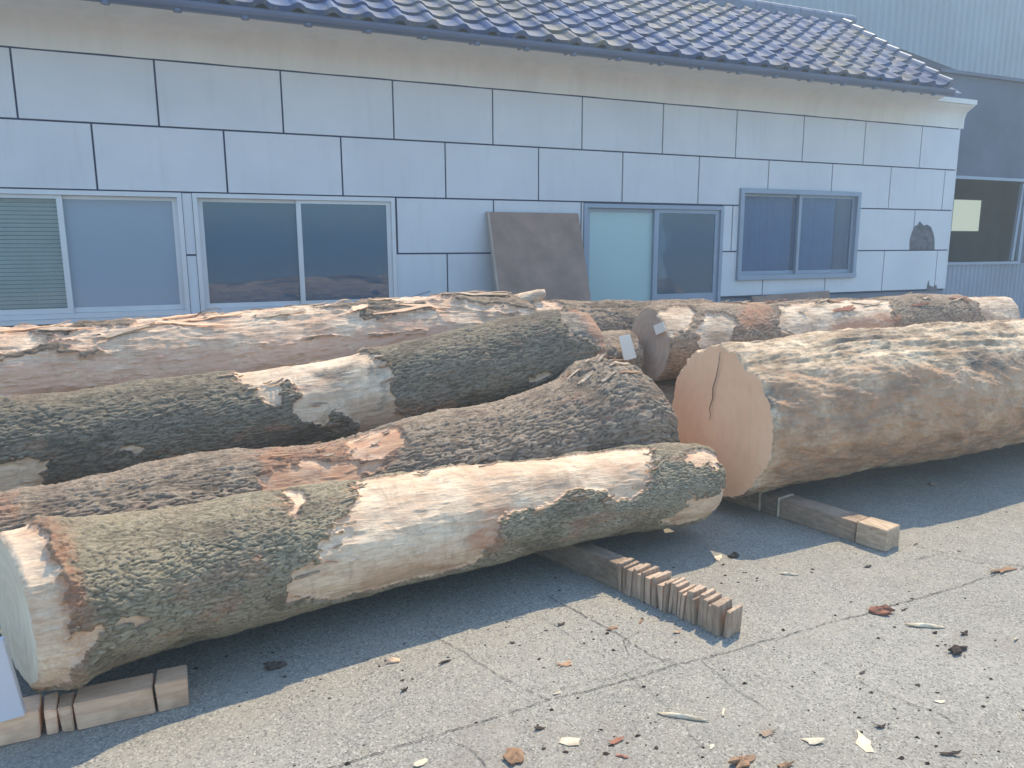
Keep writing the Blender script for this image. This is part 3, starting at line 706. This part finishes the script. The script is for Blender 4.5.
# bunk that bears the pile further left, out of sight but holding the stack up
# ------------------------------------------------------------------ debris
def chip(px, py, L, Wd, ang, mat, name, label, cat, th=.012, spiky=.25, group='bark and wood scraps on the ground', lift=0):
    """irregular flat scrap: ragged outline, domed; px py on the photograph's ground, L W metres, ang degrees on the ground"""
    c = at(px, py); k = 8 if name == 'wood_chip' else 12; mb = MB(); th *= 1.2; a0 = math.radians(ang)
    ring = []
    for i in range(k):
        t = 2 * math.pi * i / k; r_ = 1 + random.uniform(-spiky, spiky) * 1.6
        x, y = math.copysign(abs(math.cos(t)) ** .7, math.cos(t)) * L / 2 * r_, math.sin(t) * Wd / 2 * r_
        ring.append((x * math.cos(a0) - y * math.sin(a0), x * math.sin(a0) + y * math.cos(a0)))
    if name == 'wood_splinter':
        ring = []; ts = [-.5, -.38, -.2, 0, .22, .4, .5]
        wds = [.08, .7, 1, .85, .9, .5, .06]; bow = random.uniform(-.12, .12) * Wd
        for sgn, seq in ((1, range(7)), (-1, range(5, 0, -1))):
            for q_ in seq:
                x, y = ts[q_] * L, bow * (1 - 4 * ts[q_] ** 2) + sgn * wds[q_] * Wd / 2 * random.uniform(.55, 1.15)
                ring.append((x * math.cos(a0) - y * math.sin(a0), x * math.sin(a0) + y * math.cos(a0)))
        k = len(ring)
    tilt = random.uniform(-.2, .2) * min(1, .05 / L)
    flat = 'chunk' not in name
    cu = (0 if name == 'wood_splinter' else random.uniform(.05, .25) if name == 'wood_chip' else random.uniform(.15, .5)) * th / (L * L / 4); tk = th * (.8 if name == 'wood_splinter' else .22 if flat else .5)
    def zz(x, y, s_, e):
        base = cu * (x * x) * (1 if flat else .2) + tilt * x + abs(tilt) * L * .4 + .0008
        return base + e * tk * (1 - .35 * s_) + (0 if flat else e * th * .6 * max(0, perlin(np.array([x * 60.0]), np.array([y * 60.0]), np.array([px * .37]))[0] + .3))
    for s, e in ((1, 0), (1.03, .6), (.66, 1), (.33, 1.1)):
        for (x, y) in ring: mb.v.append((x * s, y * s, zz(x * s, y * s, s, e) + lift))
    for lv in range(3):
        for i in range(k):
            a, b = lv * k + i, lv * k + (i + 1) % k; mb.f.append((a, b, b + k, a + k))
    mb.v.append((0, 0, zz(0, 0, 0, 1.1) + lift)); top = len(mb.v) - 1
    for i in range(k): mb.f.append((3 * k + i, 3 * k + (i + 1) % k, top))
    mb.f.append(tuple(range(k))[::-1])
    o = mb.build(name, mat); o.location = (c.x, c.y, 0)
    return tag(o, label, cat, group)
P_, R_, K_, T_ = M['chip_pale'], M['chip_red'], M['chip_dark'], M['chip_tan']
# directions on the ground: 0 = along the wall to the right, -67 = towards the camera
deb = [
 (789, 575, .085, .016, -35, P_, 'wood_splinter', 'short straight pale splinter between the slat row and the sunlit block', 'wood splinter', .010, .08),
 (867, 567, .035, .02, 0, K_, 'bark_scrap', 'small dark bark scrap below the sunlit end block of the right beam row', 'bark scrap', .010, .3),
 (881, 613, .085, .055, -30, R_, 'bark_chunk', 'rust red bark chunk on the joint line right of the slat row', 'bark chunk', .022, .35),
 (904, 610, .035, .01, 10, K_, 'bark_scrap', 'tiny dark sliver immediately right of the rust red chunk', 'bark scrap', .008, .2),
 (925, 627, .15, .022, -32, P_, 'wood_splinter', 'forked pale splinter right of the rust red bark chunk', 'wood splinter', .014, .3),
 (964, 634, .028, .022, 0, K_, 'bark_scrap', 'round dark scrap right of the forked pale splinter', 'bark scrap', .014, .3),
 (956, 652, .085, .03, 0, K_, 'bark_chunk', 'knobbly dark bark chunk at the right, below the round dark scrap', 'bark chunk', .022, .4),
 (683, 718, .165, .022, -40, P_, 'wood_splinter', 'longest pale splinter with dark underside, lower centre of the yard', 'wood splinter', .012, .12),
 (569, 742, .06, .03, -35, P_, 'wood_chip', 'pointed pale chip at the bottom, left of the longest splinter', 'wood chip', .016, .25),
 (813, 743, .055, .035, -20, P_, 'wood_chip', 'cream chip with a dark edge near the bottom right of the yard', 'wood chip', .018, .3),
 (866, 743, .075, .045, 70, P_, 'wood_chip', 'frayed white fibrous flake left of the long dark sliver at bottom right', 'wood chip', .008, .38),
 (768, 734, .055, .022, 0, M['beam'], 'bark_scrap', 'flat grey brown scrap left of the cream chip near the bottom', 'bark scrap', .012, .3),
 (950, 755, .055, .014, -25, K_, 'bark_scrap', 'long dark sliver at the bottom right corner', 'bark scrap', .010, .2),
 (880, 727, .03, .016, -30, K_, 'bark_scrap', 'small dark chip above the frayed white flake', 'bark scrap', .012, .3),
 (565, 665, .055, .026, 0, T_, 'bark_scrap', 'reddish brown chip left of the cracked corner in the paving', 'bark scrap', .014, .35),
 (557, 694, .035, .016, 10, P_, 'wood_chip', 'little cream chip beneath the reddish brown chip', 'wood chip', .010, .3),
 (612, 629, .06, .03, 0, T_, 'bark_scrap', 'pale red bark flake beside the crack below the slat row', 'bark scrap', .010, .45),
 (641, 622, .045, .012, 35, T_, 'wood_splinter', 'short brown splinter lying just below the slat row', 'wood splinter', .006, .2),
 (676, 633, .035, .016, 0, M['beam'], 'bark_scrap', 'smooth grey scrap left of the slat row shadow tip', 'bark scrap', .010, .2),
 (939, 702, .032, .02, -20, P_, 'wood_chip', 'small cream chip at the end of the fine crack, right side', 'wood chip', .012, .3),
 (616, 741, .045, .018, 10, R_, 'bark_scrap', 'dark red scrap right of the pointed pale chip', 'bark scrap', .010, .35),
 (622, 757, .04, .012, -45, R_, 'wood_splinter', 'thin red splinter beneath the dark red scrap at the bottom', 'wood splinter', .006, .2),
 (723, 713, .05, .01, 45, P_, 'wood_splinter', 'thin pale splinter right of the longest splinter', 'wood splinter', .007, .2),
 (743, 764, .075, .04, 10, T_, 'bark_chunk', 'orange brown bark flake at the bottom edge under the grey scrap', 'bark chunk', .016, .4),
 (514, 758, .075, .055, 80, T_, 'bark_chunk', 'broad flat orange brown bark piece at the bottom centre', 'bark chunk', .014, .15),
 (421, 764, .05, .024, 20, P_, 'wood_chip', 'rounded cream chip at the bottom edge left of the broad bark piece', 'wood chip', .014, .2),
 (393, 662, .05, .022, 0, M['block'], 'bark_chunk', 'brown block shaped chunk in the sun just outside the front log shadow', 'bark chunk', .018, .25),
 (275, 669, .06, .03, 10, K_, 'bark_chunk', 'dark pointed bark chunk in the shadow of the front log', 'bark chunk', .02, .35),
 (445, 663, .06, .012, 20, K_, 'wood_splinter', 'thin dark splinter right of the brown block shaped chunk', 'wood splinter', .006, .2),
 (561, 625, .025, .022, 0, K_, 'bark_scrap', 'dark crumpled scrap beside the upper crack in the paving', 'bark scrap', .014, .35),
 (513, 643, .022, .015, 0, K_, 'bark_scrap', 'little black scrap left of the dark crumpled scrap', 'bark scrap', .010, .3),
 (540, 729, .032, .018, 0, K_, 'bark_scrap', 'dark grey clod above the pointed pale chip', 'bark scrap', .014, .3),
 (404, 691, .022, .015, 0, K_, 'bark_scrap', 'black scrap below the brown block shaped chunk', 'bark scrap', .010, .3),
 (932, 485, .06, .035, 0, M['beam'], 'bark_chunk', 'light flake lying in the shadow of the largest log', 'bark chunk', .014, .3),
 (718, 558, .07, .04, 60, P_, 'wood_chip', 'triangular pale flake at the shadow edge between the two bunk rows', 'wood chip', .012, .3),  # pale flat piece painted as sunlit ground at the shadow edge
 (734, 557, .06, .03, 0, K_, 'bark_chunk', 'dark curled bark beside the triangular pale flake', 'bark chunk', .025, .25),
 (1003, 571, .14, .035, 5, T_, 'bark_chunk', 'pinkish thin bark spread at the right edge of the yard', 'bark chunk', .006, .35),
 (712, 747, .022, .012, 20, P_, 'wood_chip', 'tiny white chip left of the orange brown flake at the bottom', 'wood chip', .007, .3),
 (1016, 640, .045, .01, 15, P_, 'wood_splinter', 'thin pale splinter at the right edge beside the knobbly chunk', 'wood splinter', .006, .2),
 (862, 673, .03, .010, 10, K_, 'bark_scrap', 'thin black scrap in the middle right, below the rust red chunk', 'bark scrap', .006, .2),
 (786, 767, .05, .03, 0, T_, 'bark_chunk', 'brown bark flake cut by the bottom edge below the cream chip', 'bark chunk', .014, .4),
]
for d in deb: chip(*d)
# crumbs: hundreds of tiny specks, one loose mass
cr = MB()
for i in range(850):
    if i < 600: p = at(random.uniform(470, 1100), 545 + 260 * random.random() ** .8)
    else: p = at(random.uniform(150, 1000), random.uniform(560, 800))
    if i % 6 == 0: p = Vector((random.gauss(random.choice([1.95, 3.4, .3, 1.2]), .22), random.gauss(2.48, .12), 0))
    s = .0016 + .0065 * random.random() ** 5
    n0 = len(cr.v); hz = s * random.uniform(.5, 1.2); a = random.uniform(0, 6.28)
    for j in range(5):
        t = a + j * 1.2566; r_ = s * random.uniform(.6, 1.5); cr.v.append((p.x + r_ * math.cos(t) * 1.3, p.y + r_ * math.sin(t), .0005))
    cr.v.append((p.x, p.y, hz))
    for j in range(5): cr.f.append((n0 + j, n0 + (j + 1) % 5, n0 + 5))
o = cr.build('bark_crumbs', M['chip_dark']); tag(o, 'tiny dark bark crumbs scattered over the sunlit concrete', 'bark crumbs', kind='stuff')
cr = MB()
for i in range(330):
    p = at(random.uniform(350, 1080), 560 + 230 * random.random())
    L = random.uniform(.004, .02); a = random.uniform(0, 3.14); wv = random.uniform(.001, .003); n0 = len(cr.v)
    ca, sa = math.cos(a), math.sin(a)
    for sx, sy in ((-1, -1), (1, -.4), (.8, 1), (-.9, .6)): cr.v.append((p.x + sx * L / 2 * ca - sy * wv * sa, p.y + sx * L / 2 * sa + sy * wv * ca, .0006))
    cr.v.append((p.x, p.y, .003))
    for j in range(4): cr.f.append((n0 + j, n0 + (j + 1) % 4, n0 + 4))
o = cr.build('wood_crumbs', M['chip_pale']); tag(o, 'tiny pale wood slivers scattered over the sunlit concrete', 'wood crumbs', kind='stuff')

# ------------------------------------------------------------------ the building
D = 6.781; PW = .95; PH_ = .50139; ZA = 2.973; S0 = -1.035; XL = -4.9; XR = 9.13
bld = empty('workshop_building', (2, D, 0))
tag(bld, 'low workshop with pale panel walls, sliding windows and dark tiled roof behind the logs', 'building')
BP = lambda mb, name, mat, parent=bld, **k: mb_build(mb, name, mat, parent, **k)
def mb_build(mb, name, mat, parent, **k):
    off = Vector((0, 0, 0)); p = parent
    while p is not None: off += p.location; p = p.parent
    mb.v = [tuple(Vector(v) - off) for v in mb.v]
    return mb.build(name, mat, parent, **k)
WIN = [(-4.6, -2.75, .985, 1.975), (-2.62, .035, .985, 1.965), (.115, 1.80, .985, 1.965), (3.745, 5.49, .40, 1.955), (5.70, 7.50, 1.15, 2.155)]
# backing wall with openings, split into boxes round the windows
def minus(rects, hole):
    out = []
    for (a, b, c, d) in rects:
        x0, x1, z0, z1 = hole
        if b <= x0 or a >= x1 or d <= z0 or c >= z1: out.append((a, b, c, d)); continue
        if a < x0: out.append((a, x0, c, d))
        if b > x1: out.append((x1, b, c, d))
        aa, bb = max(a, x0), min(b, x1)
        if c < z0: out.append((aa, bb, c, z0))
        if d > z1: out.append((aa, bb, z1, d))
    return out
rs = [(XL, XR, 0.95, 3.22)]
for h in WIN: rs = minus(rs, h)
m = MB()
for a, b, c, d in rs: m.box(a, b, D + .016, D + .15, c, d)
m.box(XR - .15, XR, D + .15, 9.0, 0, 3.2); m.box(XL, XL + .15, D + .15, 9.0, 0, 3.2); m.box(XL, XR, 9.0, 9.15, 0, 3.2)
BP(m, 'wall', M['joint'])
m = MB(); g_ = .0075
rows = [(ZA - PH_, ZA, S0), (ZA - 2 * PH_, ZA - PH_, S0 + .475), (ZA - 3 * PH_, ZA - 2 * PH_, S0), (ZA - 4 * PH_, ZA - 3 * PH_, S0 + .475)]
for r_, (z0, z1, s) in enumerate(rows):
    k0 = math.floor((XL - s) / PW)
    x = s + k0 * PW
    while x < XR:
        a, b = max(x + g_, XL), min(x + PW - g_, XR)
        if b - a > .02:
            rr = [(a, b, z0 + g_, z1 - g_)]
            for h in WIN: rr = minus(rr, (h[0] - .004, h[1] + .004, h[2] - .004, h[3] + .004))
            for q_ in rr:
                if q_[1] - q_[0] > .004 and q_[3] - q_[2] > .004: m.box(q_[0], q_[1], D, D + .0155, q_[2], q_[3])
        x += PW
BP(m, 'siding', M['panel'])
BP(MB().box(XR + .001, XR + .017, D, 9.1, .97, 3.2), 'side_siding', M['panel'])
# the foundation under the panels
m = MB()
rs = [(XL, XR, 0, .949)]
rs = minus(rs, WIN[3])
for a, b, c, d in rs: m.box(a, b, D + .03, D + .2, c, d)
BP(m, 'foundation', M['foundation'])
# plaster band curving out under the eave
prof = [(D - .002, ZA + .005), (D - .004, 3.10), (D - .03, 3.17), (D - .10, 3.215), (D - .30, 3.235), (6.33, 3.24)]
m = MB(); nn = 60
for i in range(nn + 1):
    x = XL + (9.2 - XL) * i / nn
    for (y, z) in prof:
        yy = y if x < 8.3 else max(y, D - .13); m.v.append((x, yy, z + .002 * math.sin(i * 2.1)))
for i in range(nn):
    for j in range(len(prof) - 1):
        a = i * len(prof) + j; m.f.append((a, a + len(prof), a + len(prof) + 1, a + 1))
BP(m, 'eave_plaster', M['plaster'], smooth=True)
BP(MB().box(8.3, 9.2, D - .15, D + .1, 3.243, 3.30), 'eave_cornice', M['plaster'])
# broken siding
bp = [(8.42, 1.475), (8.41, 1.60), (8.44, 1.70), (8.48, 1.77), (8.52, 1.78), (8.56, 1.83), (8.60, 1.80), (8.64, 1.775), (8.70, 1.79), (8.77, 1.76), (8.83, 1.68), (8.86, 1.6), (8.875, 1.475)]
BP(MB().prism([(x, D - .003, z) for x, z in bp], (0, .002, 0)), 'broken_patch', M['hole'])
bp = [(8.80, .955), (8.80, 1.03), (8.825, 1.09), (8.84, 1.02), (8.92, 1.0), (8.97, 1.03), (9.0, .955)]
BP(MB().prism([(x, D - .003, z) for x, z in bp], (0, .002, 0)), 'broken_patch', M['hole'])
# roof: glazed pantiles as real relief
YE, ZE, YR, ZR = 6.22, 3.30, 7.90, 4.42
sl_len = math.hypot(YR - YE, ZR - ZE); TW, TL_ = .265, .2175
nx = int((8.1 - XL) / TW * 12); ncourse = round(sl_len / TL_); TL_ = sl_len / ncourse
xs = np.linspace(XL - .3, 8.10, nx); m = MB()
un = np.array([0, YR - YE, ZR - ZE]) / sl_len; nn_ = np.array([0, -un[2], un[1]])
grid = []
for c in range(ncourse):
    for fr, hh in ((0.0, -.022), (0.002, .020), (.35, .013), (.97, .0)):
        grid.append((c, fr, hh))
ph_ = ((xs - xs[0]) / TW) % 1.0
tid = np.floor((xs - xs[0]) / TW).astype(int)
wave = np.where(ph_ < .42, .034 * np.sin(np.pi * ph_ / .42), -.014 * np.sin(np.pi * (ph_ - .42) / .58))
V = []
for (c, fr, hh) in grid:
    jit = np.array([random.Random(c * 977 + int(t)).uniform(-.004, .004) for t in tid])
    dist = (c + fr) * TL_ + (.018 * np.cos(np.pi * 2 * (ph_ - .21)) * (fr < .01) * -1) * .8
    P = np.array([0, YE, ZE]) + dist[:, None] * un + (wave + hh + jit)[:, None] * nn_
    P[:, 0] = xs; V.append(P)
V = np.array(V); a_, b_ = V.shape[:2]
m.v = [tuple(p) for p in V.reshape(-1, 3)]
m.f = [(i * b_ + j, i * b_ + j + 1, (i + 1) * b_ + j + 1, (i + 1) * b_ + j) for i in range(a_ - 1) for j in range(b_ - 1)]
rf = BP(m, 'roof', M['tile'])
BP(MB().prism([(XL - .3, YE + .03, ZE - .05), (XL - .3, YR, ZR - .05), (XL - .3, 9.55, 3.3), (XL - .3, 9.5, 3.22), (XL - .3, YR, ZR - .12), (XL - .3, YE + .03, ZE - .09)], (8.2 - XL + .3 + .2, 0, 0)), 'roof_deck', M['shed_roof'])
m = MB()
x = XL - .3; i = 0
while x < 8.3:
    m.tube((x, YR, ZR + .03), (x + .25, YR, ZR + .035), .075, 12, .068); x += .238
m.box(XL - .3, 8.3, YR - .07, YR + .07, ZR - .05, ZR + .015)
BP(m, 'roof_ridge', M['ridge'], rf)
m = MB()
for i in range(ncourse + 1):
    p0 = np.array([8.13, YE, ZE]) + un * (i * TL_) + nn_ * .01; p1 = p0 + un * (TL_ * .98)
    m.tube(tuple(p0 + nn_ * .02), tuple(p1 + nn_ * .005), .055, 10, .045)
BP(m, 'verge_tiles', M['ridge'], rf)
# gutter with brackets
m = MB(); gr = .058; gy, gz = YE - .045, ZE - .055; seg = 8
prof = [(gy + gr * math.cos(t), gz + gr * math.sin(t)) for t in [math.pi + i * math.pi / seg for i in range(seg + 1)]]
prof = prof + [(y + (.006 if y < gy else -.006), z + .0) for y, z in prof[::-1]]
outer = [(gy + gr * math.cos(math.pi + i * math.pi / seg), gz + gr * math.sin(math.pi + i * math.pi / seg)) for i in range(seg + 1)]
inner = [(gy + (gr - .005) * math.cos(math.pi + i * math.pi / seg), gz + (gr - .005) * math.sin(math.pi + i * math.pi / seg)) for i in range(seg + 1)][::-1]
m.prism([(XL - .3, y, z) for y, z in outer + inner], (8.12 - XL + .3, 0, 0))
gt = BP(m, 'gutter', M['gutter'], rf)
x = XL
while x < 8.0:
    BP(MB().tube((x, gy, gz - gr - .012), (x, gy, gz - gr + .012), .030, 10).box(x - .012, x + .012, gy, YE + .12, gz - .03, gz - .018), 'gutter_bracket', M['gutter'], gt); x += .455
# dark fascia behind the gutter
BP(MB().box(XL - .3, 8.2, YE + .055, YE + .075, ZE - .085, ZE + .0), 'fascia', M['shed_roof'], rf)

# windows ------------------------------------------------------------------
def window(x0, x1, z0, z1, split, mat, panes, depth=.05, fr=.035, back=True, name='window', proud=.012, sashw=.04, mats=None):
    """sliding window: frame child of the building, sashes and panes its sub-parts"""
    yo = D - proud
    f = MB().box(x0, x1, yo, D + .09, z1 - fr, z1).box(x0, x1, yo - .01, D + .09, z0, z0 + fr * 1.1)
    f.box(x0, x0 + fr, yo, D + .09, z0 + fr * 1.1, z1 - fr).box(x1 - fr, x1, yo, D + .09, z0 + fr * 1.1, z1 - fr)
    fo = BP(f, name, mat)
    xs_ = [x0 + fr] + split + [x1 - fr]
    for i, pm in enumerate(panes):
        a, b = xs_[i], xs_[i + 1]; yy = D + (.012 if i % 2 else .042)
        a2 = a - (sashw * .5 if i else 0); b2 = b + (sashw * .5 if i < len(panes) - 1 else 0)
        zz0, zz1 = z0 + fr * 1.1 + .001, z1 - fr - .001
        s = MB().box(a2, b2, yy, yy + .024, zz0, zz0 + sashw).box(a2, b2, yy, yy + .024, zz1 - sashw * .7, zz1)
        s.box(a2, a2 + sashw, yy, yy + .024, zz0 + sashw, zz1 - sashw * .7).box(b2 - sashw, b2, yy, yy + .024, zz0 + sashw, zz1 - sashw * .7)
        BP(s, 'sash', mat, fo)
        BP(MB().box(a2 + sashw - .003, b2 - sashw + .003, yy + .009, yy + .014, zz0 + sashw - .003, zz1 - sashw * .7 + .003), 'pane', pm, fo)
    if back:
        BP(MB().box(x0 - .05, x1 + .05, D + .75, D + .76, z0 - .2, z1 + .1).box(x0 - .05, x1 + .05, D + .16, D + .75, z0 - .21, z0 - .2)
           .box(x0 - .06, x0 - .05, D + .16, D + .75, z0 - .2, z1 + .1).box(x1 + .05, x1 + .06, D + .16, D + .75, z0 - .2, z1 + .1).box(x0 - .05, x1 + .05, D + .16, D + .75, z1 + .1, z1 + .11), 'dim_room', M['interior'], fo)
    return fo
w1 = window(-4.6, -2.75, .985, 1.975, [-3.7], M['alu'], [M['glass'], M['frost']])
w1 = window(-2.62, .035, .985, 1.965, [-1.75, -.83], M['alu'], [M['frost'], M['blindglass'], M['frost']])
m = MB()
z = 1.07
while z < 1.93:
    m.quad_hex([(-1.72, D + .085, z), (-.86, D + .085, z), (-.86, D + .100, z + .024), (-1.72, D + .100, z + .024), (-1.72, D + .086, z + .0015), (-.86, D + .086, z + .0015), (-.86, D + .102, z + .0245), (-1.72, D + .102, z + .0245)]); z += .031
BP(m, 'blind', M['blind'], w1)
BP(MB().box(-2.7, .07, D - .05, D + .01, .948, .983), 'sill', M['alu'], w1)
w2 = window(.115, 1.80, .985, 1.965, [.955], M['alu'], [M['glass'], M['glass']])
wd = window(3.745, 5.49, .40, 1.955, [4.63], M['alu_blue'], [M['frostgreen'], M['glass']], name='sliding_door', sashw=.055, fr=.04)
BP(MB().box(4.63, 5.45, D + .01, D + .055, .45, 1.02), 'kick_panel', M['alu_blue'], wd)
w3 = window(5.70, 7.50, 1.15, 2.155, [6.60], M['alu_blue'], [M['curtainglass'], M['curtainglass']], proud=.03, fr=.05, name='window')
def curtain(xa, xb, z0, z1, y, k, amp):
    m = MB(); n = 120
    for i in range(n + 1):
        x = xa + (xb - xa) * i / n; yy = y + amp * math.sin(i / n * k * 6.28 + .8 * math.sin(i * .21)) + amp * .4 * math.sin(i * .9)
        m.v += [(x, yy, z0), (x, yy + amp * .2, z1)]
    for i in range(n): m.f.append((2 * i, 2 * i + 2, 2 * i + 3, 2 * i + 1))
    return m
BP(curtain(5.76, 6.58, 1.2, 2.1, D + .125, 6, .014), 'curtain', M['curtain'], w3, smooth=True)
BP(curtain(6.62, 7.25, 1.2, 2.1, D + .125, 3, .010), 'curtain', M['curtain'], w3, smooth=True)
BP(MB().box(7.30, 7.42, D + .12, D + .14, 1.2, 2.08), 'wood_strip', M['brownstrip'], w3)
# wire end by the wall and small stain line below the plaster
BP(MB().tube((1.88, D - .03, 1.06), (2.10, D - .06, 1.125), .004, 6).tube((1.60, D - .02, 1.0), (1.88, D - .03, 1.06), .004, 6), 'loose_wire', M['wire'])
# ------------------------------------------------------------------ boards leaning on the wall
b0_ = Vector((2.70, D - .06, 1.85)); 
bt = [(2.70, D - .055, 1.85), (3.655, D - .055, 1.85), (3.655, D - .02, 1.855), (2.70, D - .02, 1.855)]
bb = [(2.66, 6.05, .002), (3.62, 6.05, .002), (3.62, 6.085, .002), (2.66, 6.085, .002)]
m = MB().quad_hex([bb[0], bb[1], bb[2], bb[3], bt[0], bt[1], bt[2], bt[3]])
lb = m.build('leaning_board', M['board'], bevel=.002, loc=(3.15, 6.4, 0)); tag(lb, 'tall brown board leaning against the wall left of the pale green door leaf', 'board')
m = MB().quad_hex([(2.638, 6.046, .002), (2.658, 6.046, .002), (2.658, 6.09, .002), (2.638, 6.09, .002), (2.678, D - .059, 1.852), (2.698, D - .059, 1.852), (2.698, D - .015, 1.857), (2.678, D - .015, 1.857)])
m.v = [tuple(Vector(v) - Vector((3.15, 6.4, 0))) for v in m.v]; m.build('edge_strip', M['board_edge'], lb)
m = MB().quad_hex([(5.86, 6.45, .002), (7.03, 6.45, .002), (7.03, 6.47, .002), (5.86, 6.47, .002), (5.86, 6.79, .95), (7.05, 6.77, 1.005), (7.05, 6.79, 1.005), (5.86, 6.81, .95)])
m = MB().quad_hex([(5.90, 6.42, .002), (7.05, 6.42, .002), (7.05, 6.44, .002), (5.90, 6.44, .002), (5.90, 6.725, .965), (7.05, 6.715, 1.0), (7.05, 6.735, 1.0), (5.90, 6.745, .965)])
tag(m.build('low_board', M['board'], loc=(6.4, 6.6, 0)), 'low dull brown board leaning at the wall foot under the curtained window', 'board')

# ------------------------------------------------------------------ tall corrugated hall behind
def corrugated(mb, x0, x1, y, z0, z1, pitch=.13, amp=.018):
    n = int((x1 - x0) / pitch * 4); n0 = len(mb.v)
    for i in range(n + 1):
        x = x0 + (x1 - x0) * i / n; yy = y - amp * [0, 1, 1, 0][i % 4]; mb.v += [(x, yy, z0), (x, yy, z1)]
    for i in range(n): mb.f.append((n0 + 2 * i, n0 + 2 * i + 2, n0 + 2 * i + 3, n0 + 2 * i + 1))
    return mb
hall = empty('metal_hall', (12, 9.9, 0)); tag(hall, 'tall blue grey corrugated metal hall rising behind the tiled roof', 'building')
BP(corrugated(MB(), 8.36, 20, 9.85, 0, 6.6, .16, .02), 'corrugated_wall', M['corr'], hall)
BP(MB().box(8.36, 20, 9.87, 16, 0, 6.58), 'wall', M['corr'], hall)
BP(MB().box(8.28, 20, 9.75, 16.1, 6.6, 6.75), 'roof', M['shed_roof'], hall)
BP(MB().box(8.28, 8.42, 9.77, 9.83, 0, 6.59), 'corner_trim', M['corr2'], hall)

# ------------------------------------------------------------------ shed joined at the right
shed = empty('side_shed', (11, 7.2, 0)); tag(shed, 'dark side shed right of the workshop with an open framed window over corrugated sheet', 'shed')
SY = 7.2
BP(MB().prism([(8.34, 7.5, 4.14), (8.55, 7.9, 4.43), (9.14, 7.9, 4.12), (9.97, 7.9, 3.97), (11.3, 7.9, 3.95), (14.5, 7.9, 3.9), (14.5, 7.9, 3.4), (8.34, 7.9, 3.4)], (0, 1.9, 0)), 'gable', M['shed'], shed)  # dark slab, left part put where the tiled roof runs into shade
BP(MB().box(9.16, 14.5, SY - .06, 7.9, 3.74, 3.78), 'roof', M['shed_roof'], shed)
m = MB(); rs = [(9.16, 14.5, 0, 3.738)]
for h in [(9.30, 11.14, 1.30, 2.42), (13.0, 14.0, .0, 2.2)]: rs = minus(rs, h)
for a, b, c, d in rs: m.box(a, b, SY, SY + .08, c, d)
BP(m, 'wall', M['shed'], shed)
BP(corrugated(MB(), 9.17, 12.9, SY - .004, 0, 1.27, .09, .014), 'corrugated_skirt', M['corr2'], shed)
f = MB().box(9.26, 11.2, SY - .04, SY + .06, 1.262, 1.30).box(11.14, 11.2, SY - .04, SY + .06, 1.302, 2.44).box(9.30, 11.14, SY - .03, SY + .06, 2.42, 2.46)
wf = BP(f, 'window_frame', M['alu_blue'], shed)
BP(MB().quad_hex([(11.02, SY - .02, 1.31), (11.08, SY - .02, 1.31), (11.08, SY + .02, 1.31), (11.02, SY + .02, 1.31), (11.10, SY - .02, 2.4), (11.135, SY - .02, 2.4), (11.135, SY + .02, 2.4), (11.10, SY + .02, 2.4)]), 'open_sash', M['alu_blue'], shed)
BP(MB().box(9.16, 14.5, 9.65, 9.7, 0, 3.4).box(9.16, 14.5, SY + .09, 9.64, 3.38, 3.4).box(14.4, 14.5, SY + .09, 9.64, 0, 3.38), 'inner_wall', M['shed'], shed)
ln = BP(MB().box(12.55, 12.82, 9.60, 9.63, 1.80, 2.36), 'far_window', M['lit'], shed)
BP(MB().box(12.9, 13.7, 9.60, 9.63, 1.80, 2.36), 'far_window', M['lit'], shed)
m = MB().box(12.5, 13.75, 9.55, 9.598, 2.361, 2.40).box(12.5, 13.75, 9.55, 9.598, 1.76, 1.799).box(12.825, 12.895, 9.55, 9.598, 1.80, 2.36)
BP(m, 'far_window_frame', M['shed'], shed)

# ------------------------------------------------------------------ added thin volume imitating a milky lens flare
VEIL_DENSITY = .012
m_ = bpy.data.materials.new('air'); m_.use_nodes = True; t_ = m_.node_tree; t_.nodes.clear()
o_ = t_.nodes.new('ShaderNodeOutputMaterial'); v_ = t_.nodes.new('ShaderNodeVolumePrincipled')
v_.inputs['Density'].default_value = VEIL_DENSITY; v_.inputs['Color'].default_value = (.84, .95, .98, 1); v_.inputs['Anisotropy'].default_value = .35
t_.links.new(v_.outputs[0], o_.inputs['Volume'])
hz = MB().box(-450, 450, -450, 450, -1, 8.5).build('haze', m_); tag(hz, 'thin pale summer haze filling the yard', 'haze', kind='stuff')
